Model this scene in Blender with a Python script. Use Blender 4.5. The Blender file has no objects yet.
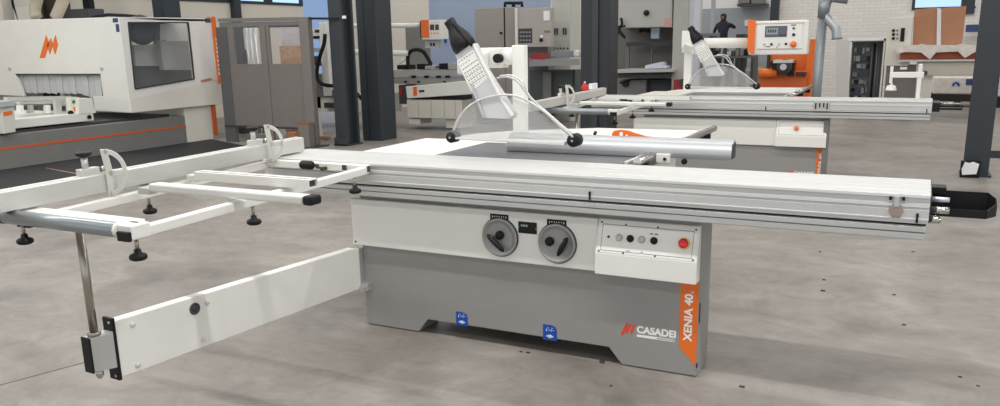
import bpy, math, random
from mathutils import Vector, Matrix
random.seed(7)
SC = bpy.context.scene
COL = SC.collection
PI = math.pi

# ---------------------------------------------------------------- camera
CM = Matrix(((0.8927891413655669, 0.08901274840132149, -0.4415928890751944),
             (0.4500861047850618, -0.2169748509892946, 0.8662242275055483),
             (-0.018709552082941946, -0.972110407649366, -0.23377619211681763)))
CF, CPX, CPY, CH = 826.445, 500.0, 240.916, 1.4831
CPOS = Vector((0, 0, CH))
def ray(px, py): return CM @ Vector((px - CPX, py - CPY, CF))
def onz(px, py, z=0.0):
    r = ray(px, py); return CPOS + r * ((z - CH) / r.z)
def ony(px, py, y):
    r = ray(px, py); return CPOS + r * (y / r.y)
def onx(px, py, x):
    r = ray(px, py); return CPOS + r * (x / r.x)
cam = bpy.data.cameras.new('camera'); co = bpy.data.objects.new('camera', cam); COL.objects.link(co)
cam.sensor_width = 36; cam.lens = CF / 1000 * 36; cam.shift_y = (CPY - 203) / 1000
cam.clip_end = 200
m3 = Matrix((CM.col[0], -CM.col[1], -CM.col[2])).transposed()
co.matrix_world = Matrix.Translation(CPOS) @ m3.to_4x4()
SC.camera = co

# ---------------------------------------------------------------- materials
def srgb(r, g, b):
    def c(v):
        v /= 255.0
        return v / 12.92 if v <= .04045 else ((v + .055) / 1.055) ** 2.4
    return (c(r), c(g), c(b), 1)
MATS = {}
def mat(name, rgb, rough=.5, metal=0.0, noise=0.0, scale=8.0, bump=0.0, spec=.5, stretch=None, coat=0.0):
    if name in MATS: return MATS[name]
    m = bpy.data.materials.new(name); m.use_nodes = True; n = m.node_tree.nodes; l = m.node_tree.links
    b = n['Principled BSDF']; base = srgb(*rgb)
    b.inputs['Roughness'].default_value = rough; b.inputs['Metallic'].default_value = metal
    b.inputs['Specular IOR Level'].default_value = spec
    b.inputs['Coat Weight'].default_value = coat
    tc = n.new('ShaderNodeTexCoord'); mp = n.new('ShaderNodeMapping'); l.new(tc.outputs['Object'], mp.inputs[0])
    if stretch: mp.inputs['Scale'].default_value = stretch
    t = n.new('ShaderNodeTexNoise'); t.inputs['Scale'].default_value = scale; t.inputs['Detail'].default_value = 4
    l.new(mp.outputs[0], t.inputs['Vector'])
    r = n.new('ShaderNodeMapRange'); l.new(t.outputs['Fac'], r.inputs[0])
    r.inputs['From Min'].default_value = .3; r.inputs['From Max'].default_value = .7
    r.inputs['To Min'].default_value = 1 - noise; r.inputs['To Max'].default_value = 1 + noise
    mx = n.new('ShaderNodeVectorMath'); mx.operation = 'SCALE'; mx.inputs[0].default_value = base[:3]
    l.new(r.outputs[0], mx.inputs['Scale']); l.new(mx.outputs[0], b.inputs['Base Color'])
    if bump:
        bp = n.new('ShaderNodeBump'); bp.inputs['Strength'].default_value = bump; bp.inputs['Distance'].default_value = .002
        l.new(t.outputs['Fac'], bp.inputs['Height']); l.new(bp.outputs[0], b.inputs['Normal'])
    MATS[name] = m
    return m
def emis(name, rgb, s):
    if name in MATS: return MATS[name]
    m = bpy.data.materials.new(name); m.use_nodes = True; b = m.node_tree.nodes['Principled BSDF']
    b.inputs['Base Color'].default_value = (0, 0, 0, 1); b.inputs['Emission Color'].default_value = srgb(*rgb)
    b.inputs['Emission Strength'].default_value = s
    MATS[name] = m; return m
def clear(name, rgb, a, rough=.08):
    if name in MATS: return MATS[name]
    m = bpy.data.materials.new(name); m.use_nodes = True; n = m.node_tree.nodes; l = m.node_tree.links
    b = n['Principled BSDF']; b.inputs['Base Color'].default_value = srgb(*rgb); b.inputs['Roughness'].default_value = rough
    b.inputs['Alpha'].default_value = a
    MATS[name] = m; return m

WHITE = mat('white_paint', (233, 232, 227), .38, noise=.02, scale=3)
CREAM = mat('cream_paint', (224, 221, 211), .45, noise=.02, scale=3)
GREY = mat('grey_paint', (150, 148, 146), .42, noise=.02, scale=4)
MGREY = mat('mid_grey_paint', (118, 117, 116), .45, noise=.03, scale=4)
TAUPE = mat('taupe_paint', (124, 118, 115), .5, noise=.03, scale=4)
DGREY = mat('dark_grey_metal', (62, 64, 66), .5, noise=.06, scale=5)
STEELD = mat('anthracite_paint', (50, 57, 63), .5, noise=.06, scale=3)
BLACK = mat('black_plastic', (21, 22, 24), .5, noise=.05, spec=.3)
RUBBER = mat('black_rubber', (34, 36, 39), .7, noise=.2, scale=6)
ORANGE = mat('orange_paint', (236, 116, 38), .4, noise=.02)
DORANGE = mat('dull_orange_paint', (206, 98, 46), .5, noise=.04)
RED = mat('red_plastic', (205, 40, 42), .35)
DRED = mat('dark_red_paint', (150, 45, 48), .45)
BLUE = mat('blue_sticker', (22, 76, 168), .4)
NAVY = mat('navy_paint', (48, 66, 112), .5)
ALU = mat('brushed_aluminium', (205, 206, 205), .42, .75, noise=.05, scale=3, stretch=(1, 60, 60))
ALUY = mat('anodised_aluminium', (214, 214, 210), .45, .6, noise=.04, scale=3, stretch=(60, 1, 60))
ALUT = mat('worn_aluminium', (206, 206, 205), .48, .5, noise=.05, scale=1.6, stretch=(1, 10, 10))
CHROME = mat('chrome', (200, 198, 194), .22, 1.0)
STEEL = mat('stainless_steel', (168, 162, 152), .3, .95, noise=.05)
IRON = mat('ground_cast_iron', (122, 122, 125), .42, .7, noise=.07, scale=3, stretch=(1, 8, 8))
DISH = mat('handwheel_grey', (158, 158, 157), .38, .3, noise=.03)
CARD = mat('cardboard', (176, 128, 98), .85, noise=.05, scale=3)
WOOD = mat('osb_wood', (190, 150, 112), .8, noise=.2, scale=25)
PLYW = mat('brown_wood', (140, 96, 68), .7, noise=.1, scale=10)
WRAP = mat('plastic_wrap', (222, 216, 208), .3, noise=.12, scale=9, bump=.8)
LWHITE = mat('lettering_white', (244, 244, 244), .5)
LBLACK = mat('lettering_black', (30, 30, 30), .5)
LGREY = mat('lettering_grey', (120, 120, 118), .5)
PLATEW = mat('printed_plate_white', (238, 237, 232), .35)
DUCTM = mat('galvanised_duct', (150, 156, 160), .45, .6, noise=.06)
BEIGEH = mat('beige_hose', (186, 176, 158), .6, noise=.06, scale=10)
LBLUE = mat('pale_blue_paint', (158, 172, 196), .6, noise=.05, scale=1.5)
PERSPEX = clear('polycarbonate', (205, 205, 205), .16, .12)
GLASS = clear('window_glass', (150, 160, 165), .10, .05)
SKYG = emis('daylight_pane', (178, 210, 250), 1.25)
SCREEN = mat('lcd_screen', (150, 160, 165), .25)
PINK = mat('pinkish_label', (200, 160, 158), .6)

# ---------------------------------------------------------------- mesh builder
class MB:
    def __init__(s): s.v = []; s.f = []; s.sm = []
    def add(s, vs, fs, smooth=False):
        o = len(s.v); s.v += [tuple(v) for v in vs]; s.f += [tuple(i + o for i in f) for f in fs]; s.sm += [smooth] * len(fs)
        return s
    def box(s, x0, x1, y0, y1, z0, z1):
        v = [(x, y, z) for z in (z0, z1) for y in (y0, y1) for x in (x0, x1)]
        return s.add(v, [(0, 2, 3, 1), (4, 5, 7, 6), (0, 1, 5, 4), (2, 6, 7, 3), (0, 4, 6, 2), (1, 3, 7, 5)])
    def prism(s, poly, d0, d1, ax='y'):
        # poly 2D; ax y: (x,z)  ax x: (y,z)  ax z: (x,y)
        def P(p, d): return {'y': (p[0], d, p[1]), 'x': (d, p[0], p[1]), 'z': (p[0], p[1], d)}[ax]
        n = len(poly); v = [P(p, d0) for p in poly] + [P(p, d1) for p in poly]
        return s.add(v, [tuple(range(n)), tuple(range(2 * n - 1, n - 1, -1))] + [(i, i + n, (i + 1) % n + n, (i + 1) % n) for i in range(n)])
    def slab(s, pts, vec):
        # planar polygon of 3D points, extruded by vec
        n = len(pts); p = [Vector(q) for q in pts]; d = Vector(vec)
        return s.add(p + [q + d for q in p], [tuple(range(n)), tuple(range(2 * n - 1, n - 1, -1))] + [(i, i + n, (i + 1) % n + n, (i + 1) % n) for i in range(n)])
    def beam(s, a, b, w, h, up=(0, 0, 1)):
        a = Vector(a); b = Vector(b); d = (b - a).normalized(); u = Vector(up); r = d.cross(u).normalized(); u = r.cross(d)
        v = [p + r * (w / 2 * i) + u * (h / 2 * j) for p in (a, b) for i, j in ((-1, -1), (1, -1), (1, 1), (-1, 1))]
        return s.add(v, [(0, 1, 2, 3), (7, 6, 5, 4), (0, 4, 5, 1), (1, 5, 6, 2), (2, 6, 7, 3), (3, 7, 4, 0)])
    def cyl(s, a, b, r, r2=None, n=24, cap=True):
        r2 = r if r2 is None else r2; a = Vector(a); b = Vector(b); d = (b - a).normalized()
        t = Vector((1, 0, 0)) if abs(d.x) < .9 else Vector((0, 1, 0)); u = d.cross(t).normalized(); w = d.cross(u)
        v = [p + (u * math.cos(2 * PI * i / n) + w * math.sin(2 * PI * i / n)) * rr for p, rr in ((a, r), (b, r2)) for i in range(n)]
        s.add(v, [(i, (i + 1) % n, (i + 1) % n + n, i + n) for i in range(n)], True)
        if cap: s.add(v, [tuple(range(n - 1, -1, -1)), tuple(range(n, 2 * n))])
        return s
    def lathe(s, c, axis, prof, n=32):
        # prof: list of (radius, distance along axis)
        c = Vector(c); d = Vector(axis).normalized(); t = Vector((1, 0, 0)) if abs(d.x) < .9 else Vector((0, 1, 0))
        u = d.cross(t).normalized(); w = d.cross(u)
        v = [c + d * h + (u * math.cos(2 * PI * i / n) + w * math.sin(2 * PI * i / n)) * r for r, h in prof for i in range(n)]
        k = len(prof)
        s.add(v, [(j * n + i, j * n + (i + 1) % n, (j + 1) * n + (i + 1) % n, (j + 1) * n + i) for j in range(k - 1) for i in range(n)], True)
        return s
    def tube(s, path, r, n=10, closed=False):
        p = [Vector(q) for q in path]; k = len(p); rings = []; pu = None
        for i in range(k):
            d = ((p[(i + 1) % k] if closed or i < k - 1 else p[i]) - (p[i - 1] if closed or i > 0 else p[i])).normalized()
            if pu is None:
                t = Vector((0, 0, 1)) if abs(d.z) < .9 else Vector((1, 0, 0)); pu = d.cross(t).normalized()
            pu = (pu - d * pu.dot(d)).normalized(); w = d.cross(pu)
            rr = r[i] if isinstance(r, (list, tuple)) else r
            rings.append([p[i] + (pu * math.cos(2 * PI * j / n) + w * math.sin(2 * PI * j / n)) * rr for j in range(n)])
        v = [q for rg in rings for q in rg]; fs = []
        for i in range(k if closed else k - 1):
            a = i * n; b = ((i + 1) % k) * n
            fs += [(a + j, a + (j + 1) % n, b + (j + 1) % n, b + j) for j in range(n)]
        s.add(v, fs, True)
        if not closed: s.add(rings[0] + rings[-1], [tuple(range(n - 1, -1, -1)), tuple(range(n, 2 * n))])
        return s
    def build(s, name, m, parent=None, bevel=0, origin=None, seg=2, shift=(0, 0, 0)):
        me = bpy.data.meshes.new(name)
        if parent is not None: o0 = Vector(ROOTS[parent.name])
        elif origin is not None: o0 = Vector(origin)
        else:
            xs = [q[0] for q in s.v]; ys = [q[1] for q in s.v]; zs = [q[2] for q in s.v]
            o0 = Vector(((min(xs) + max(xs)) / 2, (min(ys) + max(ys)) / 2, min(zs)))
        me.from_pydata([Vector(q) - o0 for q in s.v], [], s.f); me.update()
        for p, sm in zip(me.polygons, s.sm): p.use_smooth = sm
        import bmesh as _b
        bm = _b.new(); bm.from_mesh(me); _b.ops.remove_doubles(bm, verts=bm.verts, dist=1e-6); _b.ops.recalc_face_normals(bm, faces=bm.faces); bm.to_mesh(me); bm.free()
        me.materials.append(m)
        o = bpy.data.objects.new(name, me); COL.objects.link(o)
        if parent is not None: o.parent = parent; ROOTS[o.name] = o0
        else: o.location = o0; ROOTS[o.name] = o0
        if bevel:
            b = o.modifiers.new('bevel', 'BEVEL'); b.width = bevel; b.segments = seg; b.limit_method = 'ANGLE'; b.angle_limit = math.radians(40)
        return o
ROOTS = {}
def thing(name, loc, label, cat, group=None):
    o = bpy.data.objects.new(name, None); COL.objects.link(o); o.location = loc; o.empty_display_size = .1
    ROOTS[o.name] = Vector(loc); o['label'] = label; o['category'] = cat
    if group: o['group'] = group
    return o
def tag(o, label, cat, group=None, kind=None):
    o['label'] = label; o['category'] = cat
    if group: o['group'] = group
    if kind: o['kind'] = kind
    return o
def struct(name, mb, m, bevel=0):
    o = mb.build(name, m, bevel=bevel); o['kind'] = 'structure'; return o
def text(body, pos, h, m, parent, name='lettering', rot=(PI / 2, 0, 0), bold=.0, width=None, shear=0.0, depth=.0006):
    cu = bpy.data.curves.new(name, 'FONT'); cu.body = body; cu.size = 1; cu.offset = bold; cu.extrude = 0; cu.shear = shear
    ob = bpy.data.objects.new(name, cu); COL.objects.link(ob)
    dg = bpy.context.evaluated_depsgraph_get(); me = bpy.data.meshes.new_from_object(ob.evaluated_get(dg))
    bpy.data.objects.remove(ob)
    xs = [v.co.x for v in me.vertices]; ys = [v.co.y for v in me.vertices]
    sy = h / (max(ys) - min(ys)); sx = (width / (max(xs) - min(xs))) if width else sy
    R = Matrix.Rotation(rot[2], 3, 'Z') @ Matrix.Rotation(rot[1], 3, 'Y') @ Matrix.Rotation(rot[0], 3, 'X')
    o0 = Vector(ROOTS[parent.name])
    vs = [R @ Vector(((v.co.x - min(xs)) * sx, (v.co.y - min(ys)) * sy, 0)) + Vector(pos) - o0 for v in me.vertices]
    nrm = R @ Vector((0, 0, 1)); n = len(vs)
    fs = [tuple(p.vertices) for p in me.polygons]
    m2 = bpy.data.meshes.new(name); m2.from_pydata(vs, [], fs); m2.update(); m2.materials.append(m)
    bpy.data.meshes.remove(me)
    o = bpy.data.objects.new(name, m2); COL.objects.link(o); o.parent = parent; ROOTS[o.name] = o0
    so = o.modifiers.new('thick', 'SOLIDIFY'); so.thickness = depth
    return o
def lerp(a, b, t): return Vector(a) * (1 - t) + Vector(b) * t
def bez(pts, n=8):
    # Catmull-Rom through points
    P = [Vector(p) for p in pts]; out = []
    for i in range(len(P) - 1):
        p0 = P[max(i - 1, 0)]; p1 = P[i]; p2 = P[i + 1]; p3 = P[min(i + 2, len(P) - 1)]
        for k in range(n):
            t = k / n
            out.append(.5 * ((2 * p1) + (p2 - p0) * t + (2 * p0 - 5 * p1 + 4 * p2 - p3) * t * t + (3 * p1 - p0 - 3 * p2 + p3) * t ** 3))
    out.append(P[-1]); return out
# ================================================================ panel saw
OFF = Vector((0, 0, 0))
_bt, _tt = MB.build, thing
def thing(name, loc, label, cat, group=None):
    o = _tt(name, loc, label, cat, group); o.location = Vector(loc) + OFF; return o
def _build(s, name, m, parent=None, bevel=0, origin=None, seg=2):
    o = _bt(s, name, m, parent, bevel, origin, seg)
    if parent is None: o.location = o.location + OFF
    return o
MB.build = _build
TH = .905
HOOP = mat('hoop_satin', (205, 205, 203), .3, .3)
def place_text(*a, **k): return text(*a, **k)

def mark_m(parent, x, z, y, s, m, name='logo_mark'):
    mb = MB()
    def q(*p): mb.prism([(x + a * s, z + b * s) for a, b in p], y - .0008, y)
    q((0, 0), (.24, 0), (.62, 1.0), (.44, 1.0))
    q((.40, .38), (.52, .12), (.80, .62), (.86, 1.0), (.70, .98))
    q((.78, .42), (.88, .08), (1.06, .50), (1.16, 1.02), (1.02, .98))
    return mb.build(name, m, parent)

def make_saw(label, second=False):
    t = thing('panel_saw', (-1.7, 3.6, 0), label, 'panel saw')
    # ---- base
    poly = [(-2.60, 0.004), (-2.27, 0.004), (-2.21, .08), (-1.215, .08), (-1.15, 0.004), (-.80, 0.004), (-.80, .735), (-2.60, .735)]
    b = MB().prism(poly, 3.486, 3.50).build('base_panel', GREY, t, .004)
    MB().box(-2.595, -2.27, 3.50, 3.69, .0, .735).build('foot', GREY, t, .004)
    MB().box(-1.15, -.80, 3.50, 3.69, .0, .735).build('foot', GREY, t, .004)
    MB().box(-2.27, -1.15, 3.50, 4.3, .085, .735).build('machine_body', GREY, t)
    MB().box(-2.1, -1.35, 4.05, 4.25, .0, .085).build('foot', GREY, t)
    MB().box(-2.3, -1.3, 4.3, 4.9, .25, .80).build('machine_body', CREAM, t)
    # orange name label
    lb = MB().prism([(-.884, .455), (-.882, .134), (-.803, .052), (-.803, .455)], 3.4848, 3.486).build('name_label', ORANGE, t); lb['label'] = 'orange corner label'
    place_text('XENIA 40', (-.826, 3.4838, .165), .038, LWHITE, lb, rot=(PI / 2, -PI / 2, 0), bold=.032, width=.222)
    place_text('s', (-.823, 3.4838, .392), .014, LWHITE, lb, rot=(PI / 2, -PI / 2, 0), bold=.0)
    MB().box(-.801, -.797, 3.484, 3.492, .045, .068).build('corner_clip', BLACK, t)
    MB().box(-.800, -.796, 3.4905, 3.505, .255, .345).build('door_latch', DGREY, t, .001)
    mark_m(t, -1.158, .150, 3.486, .060, mat('logo_red', (226, 74, 52), .4))
    place_text('CASADEI', (-1.08, 3.4852, .171), .036, LWHITE, t, bold=.04, width=.182)
    s_ = MB().box(-1.08, -.985, 3.4850, 3.486, .152, .164).box(-.985, -.902, 3.4850, 3.486, .152, .154).box(-.985, -.902, 3.4850, 3.486, .162, .164).box(-.904, -.902, 3.485, 3.486, .152, .164).build('name_bar', LWHITE, t)
    place_text('INDUSTRIA', (-.98, 3.4852, .1555), .005, LWHITE, t, width=.07)
    # blue lifting stickers
    for x0, x1, z0, z1 in ((-2.038, -1.970, .075, .148), (-1.551, -1.478, .07, .148)):
        w = x1 - x0
        pl = [(x0, z0), (x1, z0), (x1, z1 - .022), (x1 - .006, z1 - .010), (x1 - .018, z1 - .002), (x1 - .03, z1), (x0, z1)]
        st = MB().prism(pl, 3.4846, 3.4858).build('lifting_sticker', BLUE, t); st['label'] = 'blue lifting point sticker'
        cx = (x0 + x1) / 2; zz = z0 + .02
        mb = MB().prism([(cx - .022, zz), (cx, zz - .010), (cx + .022, zz), (cx, zz + .010)], 3.4838, 3.4846)
        for q, (dx, dz, ww, hh) in enumerate(((-.02, .024, .004, .012), (-.008, .03, .010, .003), (.006, .026, .004, .010), (.016, .03, .006, .003), (-.015, .04, .008, .003), (.008, .042, .008, .003))):
            mb.box(cx + dx, cx + dx + ww, 3.4838, 3.4846, zz + dz, zz + dz + hh)
        mb.build('pictogram', LWHITE if q < 0 else mat('pictogram_pale', (205, 220, 240), .5), st)
    # ---- front panel
    if not second:
        MB().box(-2.64, -1.264, 3.456, 3.486, .451, .70).build('front_panel', WHITE, t, .005)
    else:
        MB().box(-2.70, -1.264, 3.456, 3.486, .451, .70).build('front_panel', WHITE, t, .005)
    MB().cyl((-2.622, 3.4555, .468), (-2.622, 3.457, .468), .006, n=12).build('screw', BLACK, t)
    cp = MB().prism([(3.486, .70), (3.464, .70), (3.418, .548), (3.416, .452), (3.486, .452)], -1.262, -.801, 'x').build('control_panel', WHITE, t, .003)
    def cpt(x, s, off=0.0):     # point on the slanted face, s=0 top .. 1 bottom
        a = Vector((x, 3.464, .70)); bb = Vector((x, 3.418, .548)); n = Vector((0, -.152, .046)).normalized()
        return a.lerp(bb, s) + n * off
    fc = MB().slab([cpt(-1.252, .06), cpt(-.812, .06), cpt(-.812, .95), cpt(-1.252, .95)], Vector((0, -.0019, .0006))).build('button_plate', PLATEW, t)
    mb = MB()
    x0, x1 = -1.238, -.826
    for s0 in (.14, .88):
        mb.slab([cpt(x0, s0, .0019), cpt(x1, s0, .0019), cpt(x1, s0 + .016, .0019), cpt(x0, s0 + .016, .0019)], (0, -.0005, .0002))
    for xx in (x0, x1, ) + (() if second else ()):
        mb.slab([cpt(xx, .14, .0019), cpt(xx + .0022, .14, .0019), cpt(xx + .0022, .9, .0019), cpt(xx, .9, .0019)], (0, -.0005, .0002))
    mb.build('border_line', LGREY, fc)
    if not second:
        mb = MB()
        for xx, ss in ((-1.244, .1), (-1.13, .12), (-.985, .12), (-.818, .1), (-1.244, .92), (-1.13, .92), (-.985, .92), (-.818, .92)):
            mb.cyl(cpt(xx, ss, .001), cpt(xx, ss, .003), .0045, n=10)
        for xx in (-1.118, -1.108, -1.05): mb.slab([cpt(xx, .84, .002), cpt(xx + .008, .84, .002), cpt(xx + .008, .86, .002), cpt(xx, .86, .002)], (0, -.0005, .0002))
        for xx in (-1.018, -.996): mb.slab([cpt(xx, .3, .002), cpt(xx + .014, .3, .002), cpt(xx + .014, .33, .002), cpt(xx, .33, .002)], (0, -.0005, .0002))
        mb.build('screw', DGREY, fc)
        MB().cyl(cpt(-1.205, .5, .0), cpt(-1.205, .5, .006), .006, n=12).build('indicator', DGREY, cp)
        for xx, m_ in ((-1.155, mat('button_grey', (196, 196, 192), .35)), (-1.104, BLACK), (-1.051, mat('button_grey', (196, 196, 192), .35)), (-.996, BLACK)):
            o = MB().lathe(cpt(xx, .5, .001), (0, -.152, .046), [(.0, .001), (.0165, .001), (.0165, .006), (.013, .007), (.013, .012), (.011, .014), (0, .014)], 20).build('push_button', m_, cp)
        MB().lathe(cpt(-.862, .5, .001), (0, -.152, .046), [(0, .0), (.026, .0), (.026, .002), (0, .002)], 24).build('emergency_plate', mat('pale_yellow', (240, 222, 150), .5), cp)
    es = -.862 if not second else -1.075
    MB().lathe(cpt(es, .5, .002), (0, -.152, .046), [(.0, .001), (.012, .001), (.012, .014), (.021, .016), (.022, .022), (.020, .027), (.012, .030), (0, .031)], 24).build('emergency_stop', RED if not second else ORANGE, cp)['label'] = 'round emergency stop button'
    if not second:
        # ---- hand wheels
        for cx, cz, hub, hd in ((-1.760, .570, (.004, .012), ((-.058, .010), (.032, -.062))), (-1.462, .567, (-.034, .008), ((.058, .036), (.014, -.052)))):
            w = MB().lathe((cx, 3.456, cz), (0, -1, 0), [(.0, -.001), (.093, -.001), (.094, .010), (.090, .016), (.083, .016), (.079, .008), (.06, .006), (.02, .007), (0, .007)], 48).build('hand_wheel', DISH, t)
            MB().lathe((cx, 3.456, cz), (0, -1, 0), [(.0945, .0), (.0975, .0), (.0975, .003), (.0945, .003), (.0945, .0)], 48).build('rim_seal', BLACK, w)
            MB().lathe((cx + hub[0], 3.449, cz + hub[1]), (0, -1, 0), [(.0, .0), (.021, .0), (.022, .012), (.018, .020), (0, .022)], 24).build('clamp_knob', BLACK, w)
            a = Vector((cx + hd[0][0], 3.432, cz + hd[0][1])); bb = Vector((cx + hd[1][0], 3.426, cz + hd[1][1])); d = (bb - a)
            MB().tube([a, a + d * .08, a + d * .12, a + d * .5, a + d * .88, a + d * .92, bb], [.006, .008, .011, .0135, .011, .008, .006], 14).build('crank_handle', BLACK, w)
            MB().cyl((cx + hd[0][0] * .6, 3.45, cz + hd[0][1] * .6 - .004), (cx + hd[0][0] * .6, 3.43, cz + hd[0][1] * .6 - .004), .006, n=12).build('crank_pin', CHROME, w)
            p = MB().box(cx - .052, cx + .046, 3.4545, 3.4565, cz + .083, cz + .112).build('scale_plate', BLACK, t)
            mb = MB()
            for i in range(7):
                hh = .010 if i % 3 == 0 else .006
                mb.box(cx - .040 + i * .012, cx - .037 + i * .012, 3.4538, 3.4545, cz + .103 - hh, cz + .103)
            mb.box(cx - .020, cx + .012, 3.4538, 3.4545, cz + .087, cz + .089)
            mb.build('scale_marks', LWHITE, p)
        p = MB().box(-1.662, -1.566, 3.452, 3.457, .600, .656).build('digital_readout', BLACK, t, .002)
        mb = MB()
        for i, hh in enumerate((.010, .010, .010, .010)):
            mb.box(-1.646 + i * .009, -1.640 + i * .009, 3.4513, 3.452, .633, .633 + hh)
        mb.build('readout_digits', mat('digit_grey', (170, 185, 180), .5), p)
        MB().cyl((-1.659, 3.4515, .628), (-1.659, 3.453, .628), .003, n=8).cyl((-1.569, 3.4515, .626), (-1.569, 3.453, .626), .003, n=8).build('readout_screw', CHROME, p)
    # ---- sliding carriage
    XL, XR = -3.14, .058
    prof = [(3.765, .905), (3.700, .905), (3.698, .9035), (3.694, .9035), (3.692, .905), (3.640, .905), (3.638, .9035), (3.633, .9035), (3.631, .905),
            (3.560, .905), (3.558, .9035), (3.553, .9035), (3.551, .905), (3.480, .905), (3.478, .9035), (3.473, .9035), (3.471, .905), (3.388, .905), (3.385, .903), (3.383, .893),
            (3.390, .890), (3.390, .872), (3.382, .869), (3.380, .858), (3.385, .855), (3.385, .850), (3.379, .847), (3.379, .817), (3.375, .815), (3.375, .810), (3.379, .808), (3.379, .797), (3.765, .797)]
    sc = MB().prism(prof, XL, XR, 'x').build('sliding_carriage', ALUT, t)
    MB().box(XL + .01, XR - .006, 3.396, 3.75, .788, .797).build('carriage_gap', BLACK, sc)
    rl = [(3.75, .788), (3.386, .788), (3.381, .784), (3.381, .765), (3.390, .762), (3.381, .759), (3.381, .738), (3.385, .735), (3.75, .735)]
    MB().prism(rl, XL + .02, XR - .006, 'x').build('guide_rail', ALU, t)
    MB().box(XR, XR + .004, 3.39, 3.76, .80, .90).build('end_plate', DGREY, sc)
    for xx in ((-1.273, .020) if not second else (-1.36, .02)):
        MB().box(xx - .004, xx + .004, 3.372, 3.3795, .800, .836).build('slot_mark', BLACK, sc)
    if not second:
        MB().box(-1.30, -1.245, 3.378, 3.381, .772, .786).build('nameplate', mat('plate_silver', (190, 190, 186), .4), sc)
        # hexagonal badge
        cl = MB().prism([(-.080, .842), (-.066, .868), (-.040, .868), (-.026, .842), (-.040, .817), (-.066, .817)], 3.372, 3.379).build('clamp_badge', mat('badge_mauve', (160, 146, 140), .4, .3), sc, .002)
        MB().box(-.062, -.044, 3.370, 3.381, .858, .895).build('badge_tongue', ALU, cl)
        MB().box(-.080, -.070, 3.379, 3.3905, .880, .894).build('badge_slot', BLACK, cl)
        MB().box(-.036, -.026, 3.379, 3.3905, .880, .894).build('badge_slot', BLACK, cl)
        # end handle scoop
        sp = MB().prism([(.062, 3.54), (.25, 3.54), (.285, 3.60), (.285, 3.66), (.26, 3.70), (.062, 3.70)], .800, .803, 'z').build('end_scoop', mat('scoop_dark', (70, 70, 76), .22, .8), t)
        sp['label'] = 'black channel tray'
        MB().slab([(.062, 3.54, .803), (.25, 3.54, .803), (.25, 3.54, .832), (.062, 3.54, .832)], (0, -.003, 0)).slab([(.25, 3.54, .803), (.285, 3.60, .803), (.285, 3.60, .85), (.25, 3.54, .832)], (.003, -.002, 0)).slab([(.285, 3.60, .803), (.285, 3.66, .803), (.285, 3.66, .86), (.285, 3.60, .85)], (.003, 0, 0)).slab([(.285, 3.66, .803), (.26, 3.70, .803), (.26, 3.70, .875), (.285, 3.66, .86)], (.002, .002, 0)).slab([(.062, 3.70, .803), (.26, 3.70, .803), (.26, 3.70, .875), (.062, 3.70, .875)], (0, .003, 0)).build('scoop_wall', BLACK, sp)
        MB().box(.058, .115, 3.66, 3.74, .862, .892).build('end_bracket', BLACK, t, .003)
        MB().box(.058, .105, 3.56, 3.60, .83, .862).build('end_bracket', BLACK, t, .003)
        MB().cyl((.06, 3.44, .842), (.125, 3.44, .842), .013).cyl((.06, 3.42, .808), (.095, 3.42, .808), .014).cyl((.095, 3.42, .808), (.100, 3.42, .808), .010).build('end_stop', CHROME, t)
        MB().cyl((.06, 3.52, .868), (.125, 3.52, .868), .010).build('end_stop', mat('bright_pin', (220, 215, 235), .3, .6), t)
    else:
        MB().box(-.93, -.79, 3.367, 3.379, .80, .89).build('clamp_badge', ALU, sc, .002)
        for xx in (-.915, -.88, -.845, -.815): MB().box(xx, xx + .012, 3.364, 3.367, .835 if xx in (-.88, -.845) else .82, .875).build('badge_slot', BLACK, sc)
        for yy, zz in ((3.42, .86), (3.5, .83), (3.6, .87), (3.70, .84)):
            MB().cyl((.06, yy, zz), (.30, yy + .01, zz), .009, n=12).build('end_rod', BLACK if yy < 3.6 else CHROME, t)
        MB().box(.06, .12, 3.40, 3.72, .81, .89).build('end_bracket', BLACK, t, .003)
        # workpiece clamp standing on the carriage
        c_ = MB().box(-.08, -.048, 3.56, 3.60, TH, 1.22).box(-.31, -.03, 3.555, 3.605, 1.10, 1.15).box(-.31, -.285, 3.56, 3.60, 1.05, 1.20).cyl((-.29,3.58,1.05),(-.29,3.58,1.02),.012).cyl((-.29,3.58,1.03),(-.29,3.58,.985),.035,.05).build('workpiece_clamp', WHITE, sc, .004)
    # ---- tables
    MB().box(-2.775, -2.302, 3.775, 4.44, .868, TH).build('extension_table', CREAM if second else WHITE, t, .004)['label'] = 'white steel extension table'
    MB().box(-2.300, -1.26, 3.775, 4.36, .862, TH).box(-2.2, -1.4, 3.80, 4.3, .735, .862).build('cast_iron_table', IRON, t, .003)['label'] = 'grey cast iron main table'
    MB().prism([(-2.300, 4.362), (-1.28, 4.362), (-1.28, 5.36), (-1.95, 5.33), (-2.42, 5.02), (-2.60, 4.75), (-2.64, 4.445), (-2.300, 4.445)], .868, TH, 'z').build('extension_table', WHITE, t, .004)['label'] = 'white rear extension table'
    MB().box(-2.0, -1.3, 4.02, 4.024, TH, TH + .0015).build('saw_slot', DGREY, t)
    # ---- rip fence rail and fence
    MB().cyl((-1.19, 3.79, .915), (-1.19, 5.42, .915), .020).build('fence_rail', CHROME, t)
    MB().box(-1.255, -1.235, 3.79, 5.33, .885, .915).build('fence_rail', ALUY, t, .003)
    for yy in (3.95, 4.7, 5.3): MB().box(-1.258, -1.19, yy, yy + .03, .85, .90).build('rail_bracket', BLACK, t)
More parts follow.
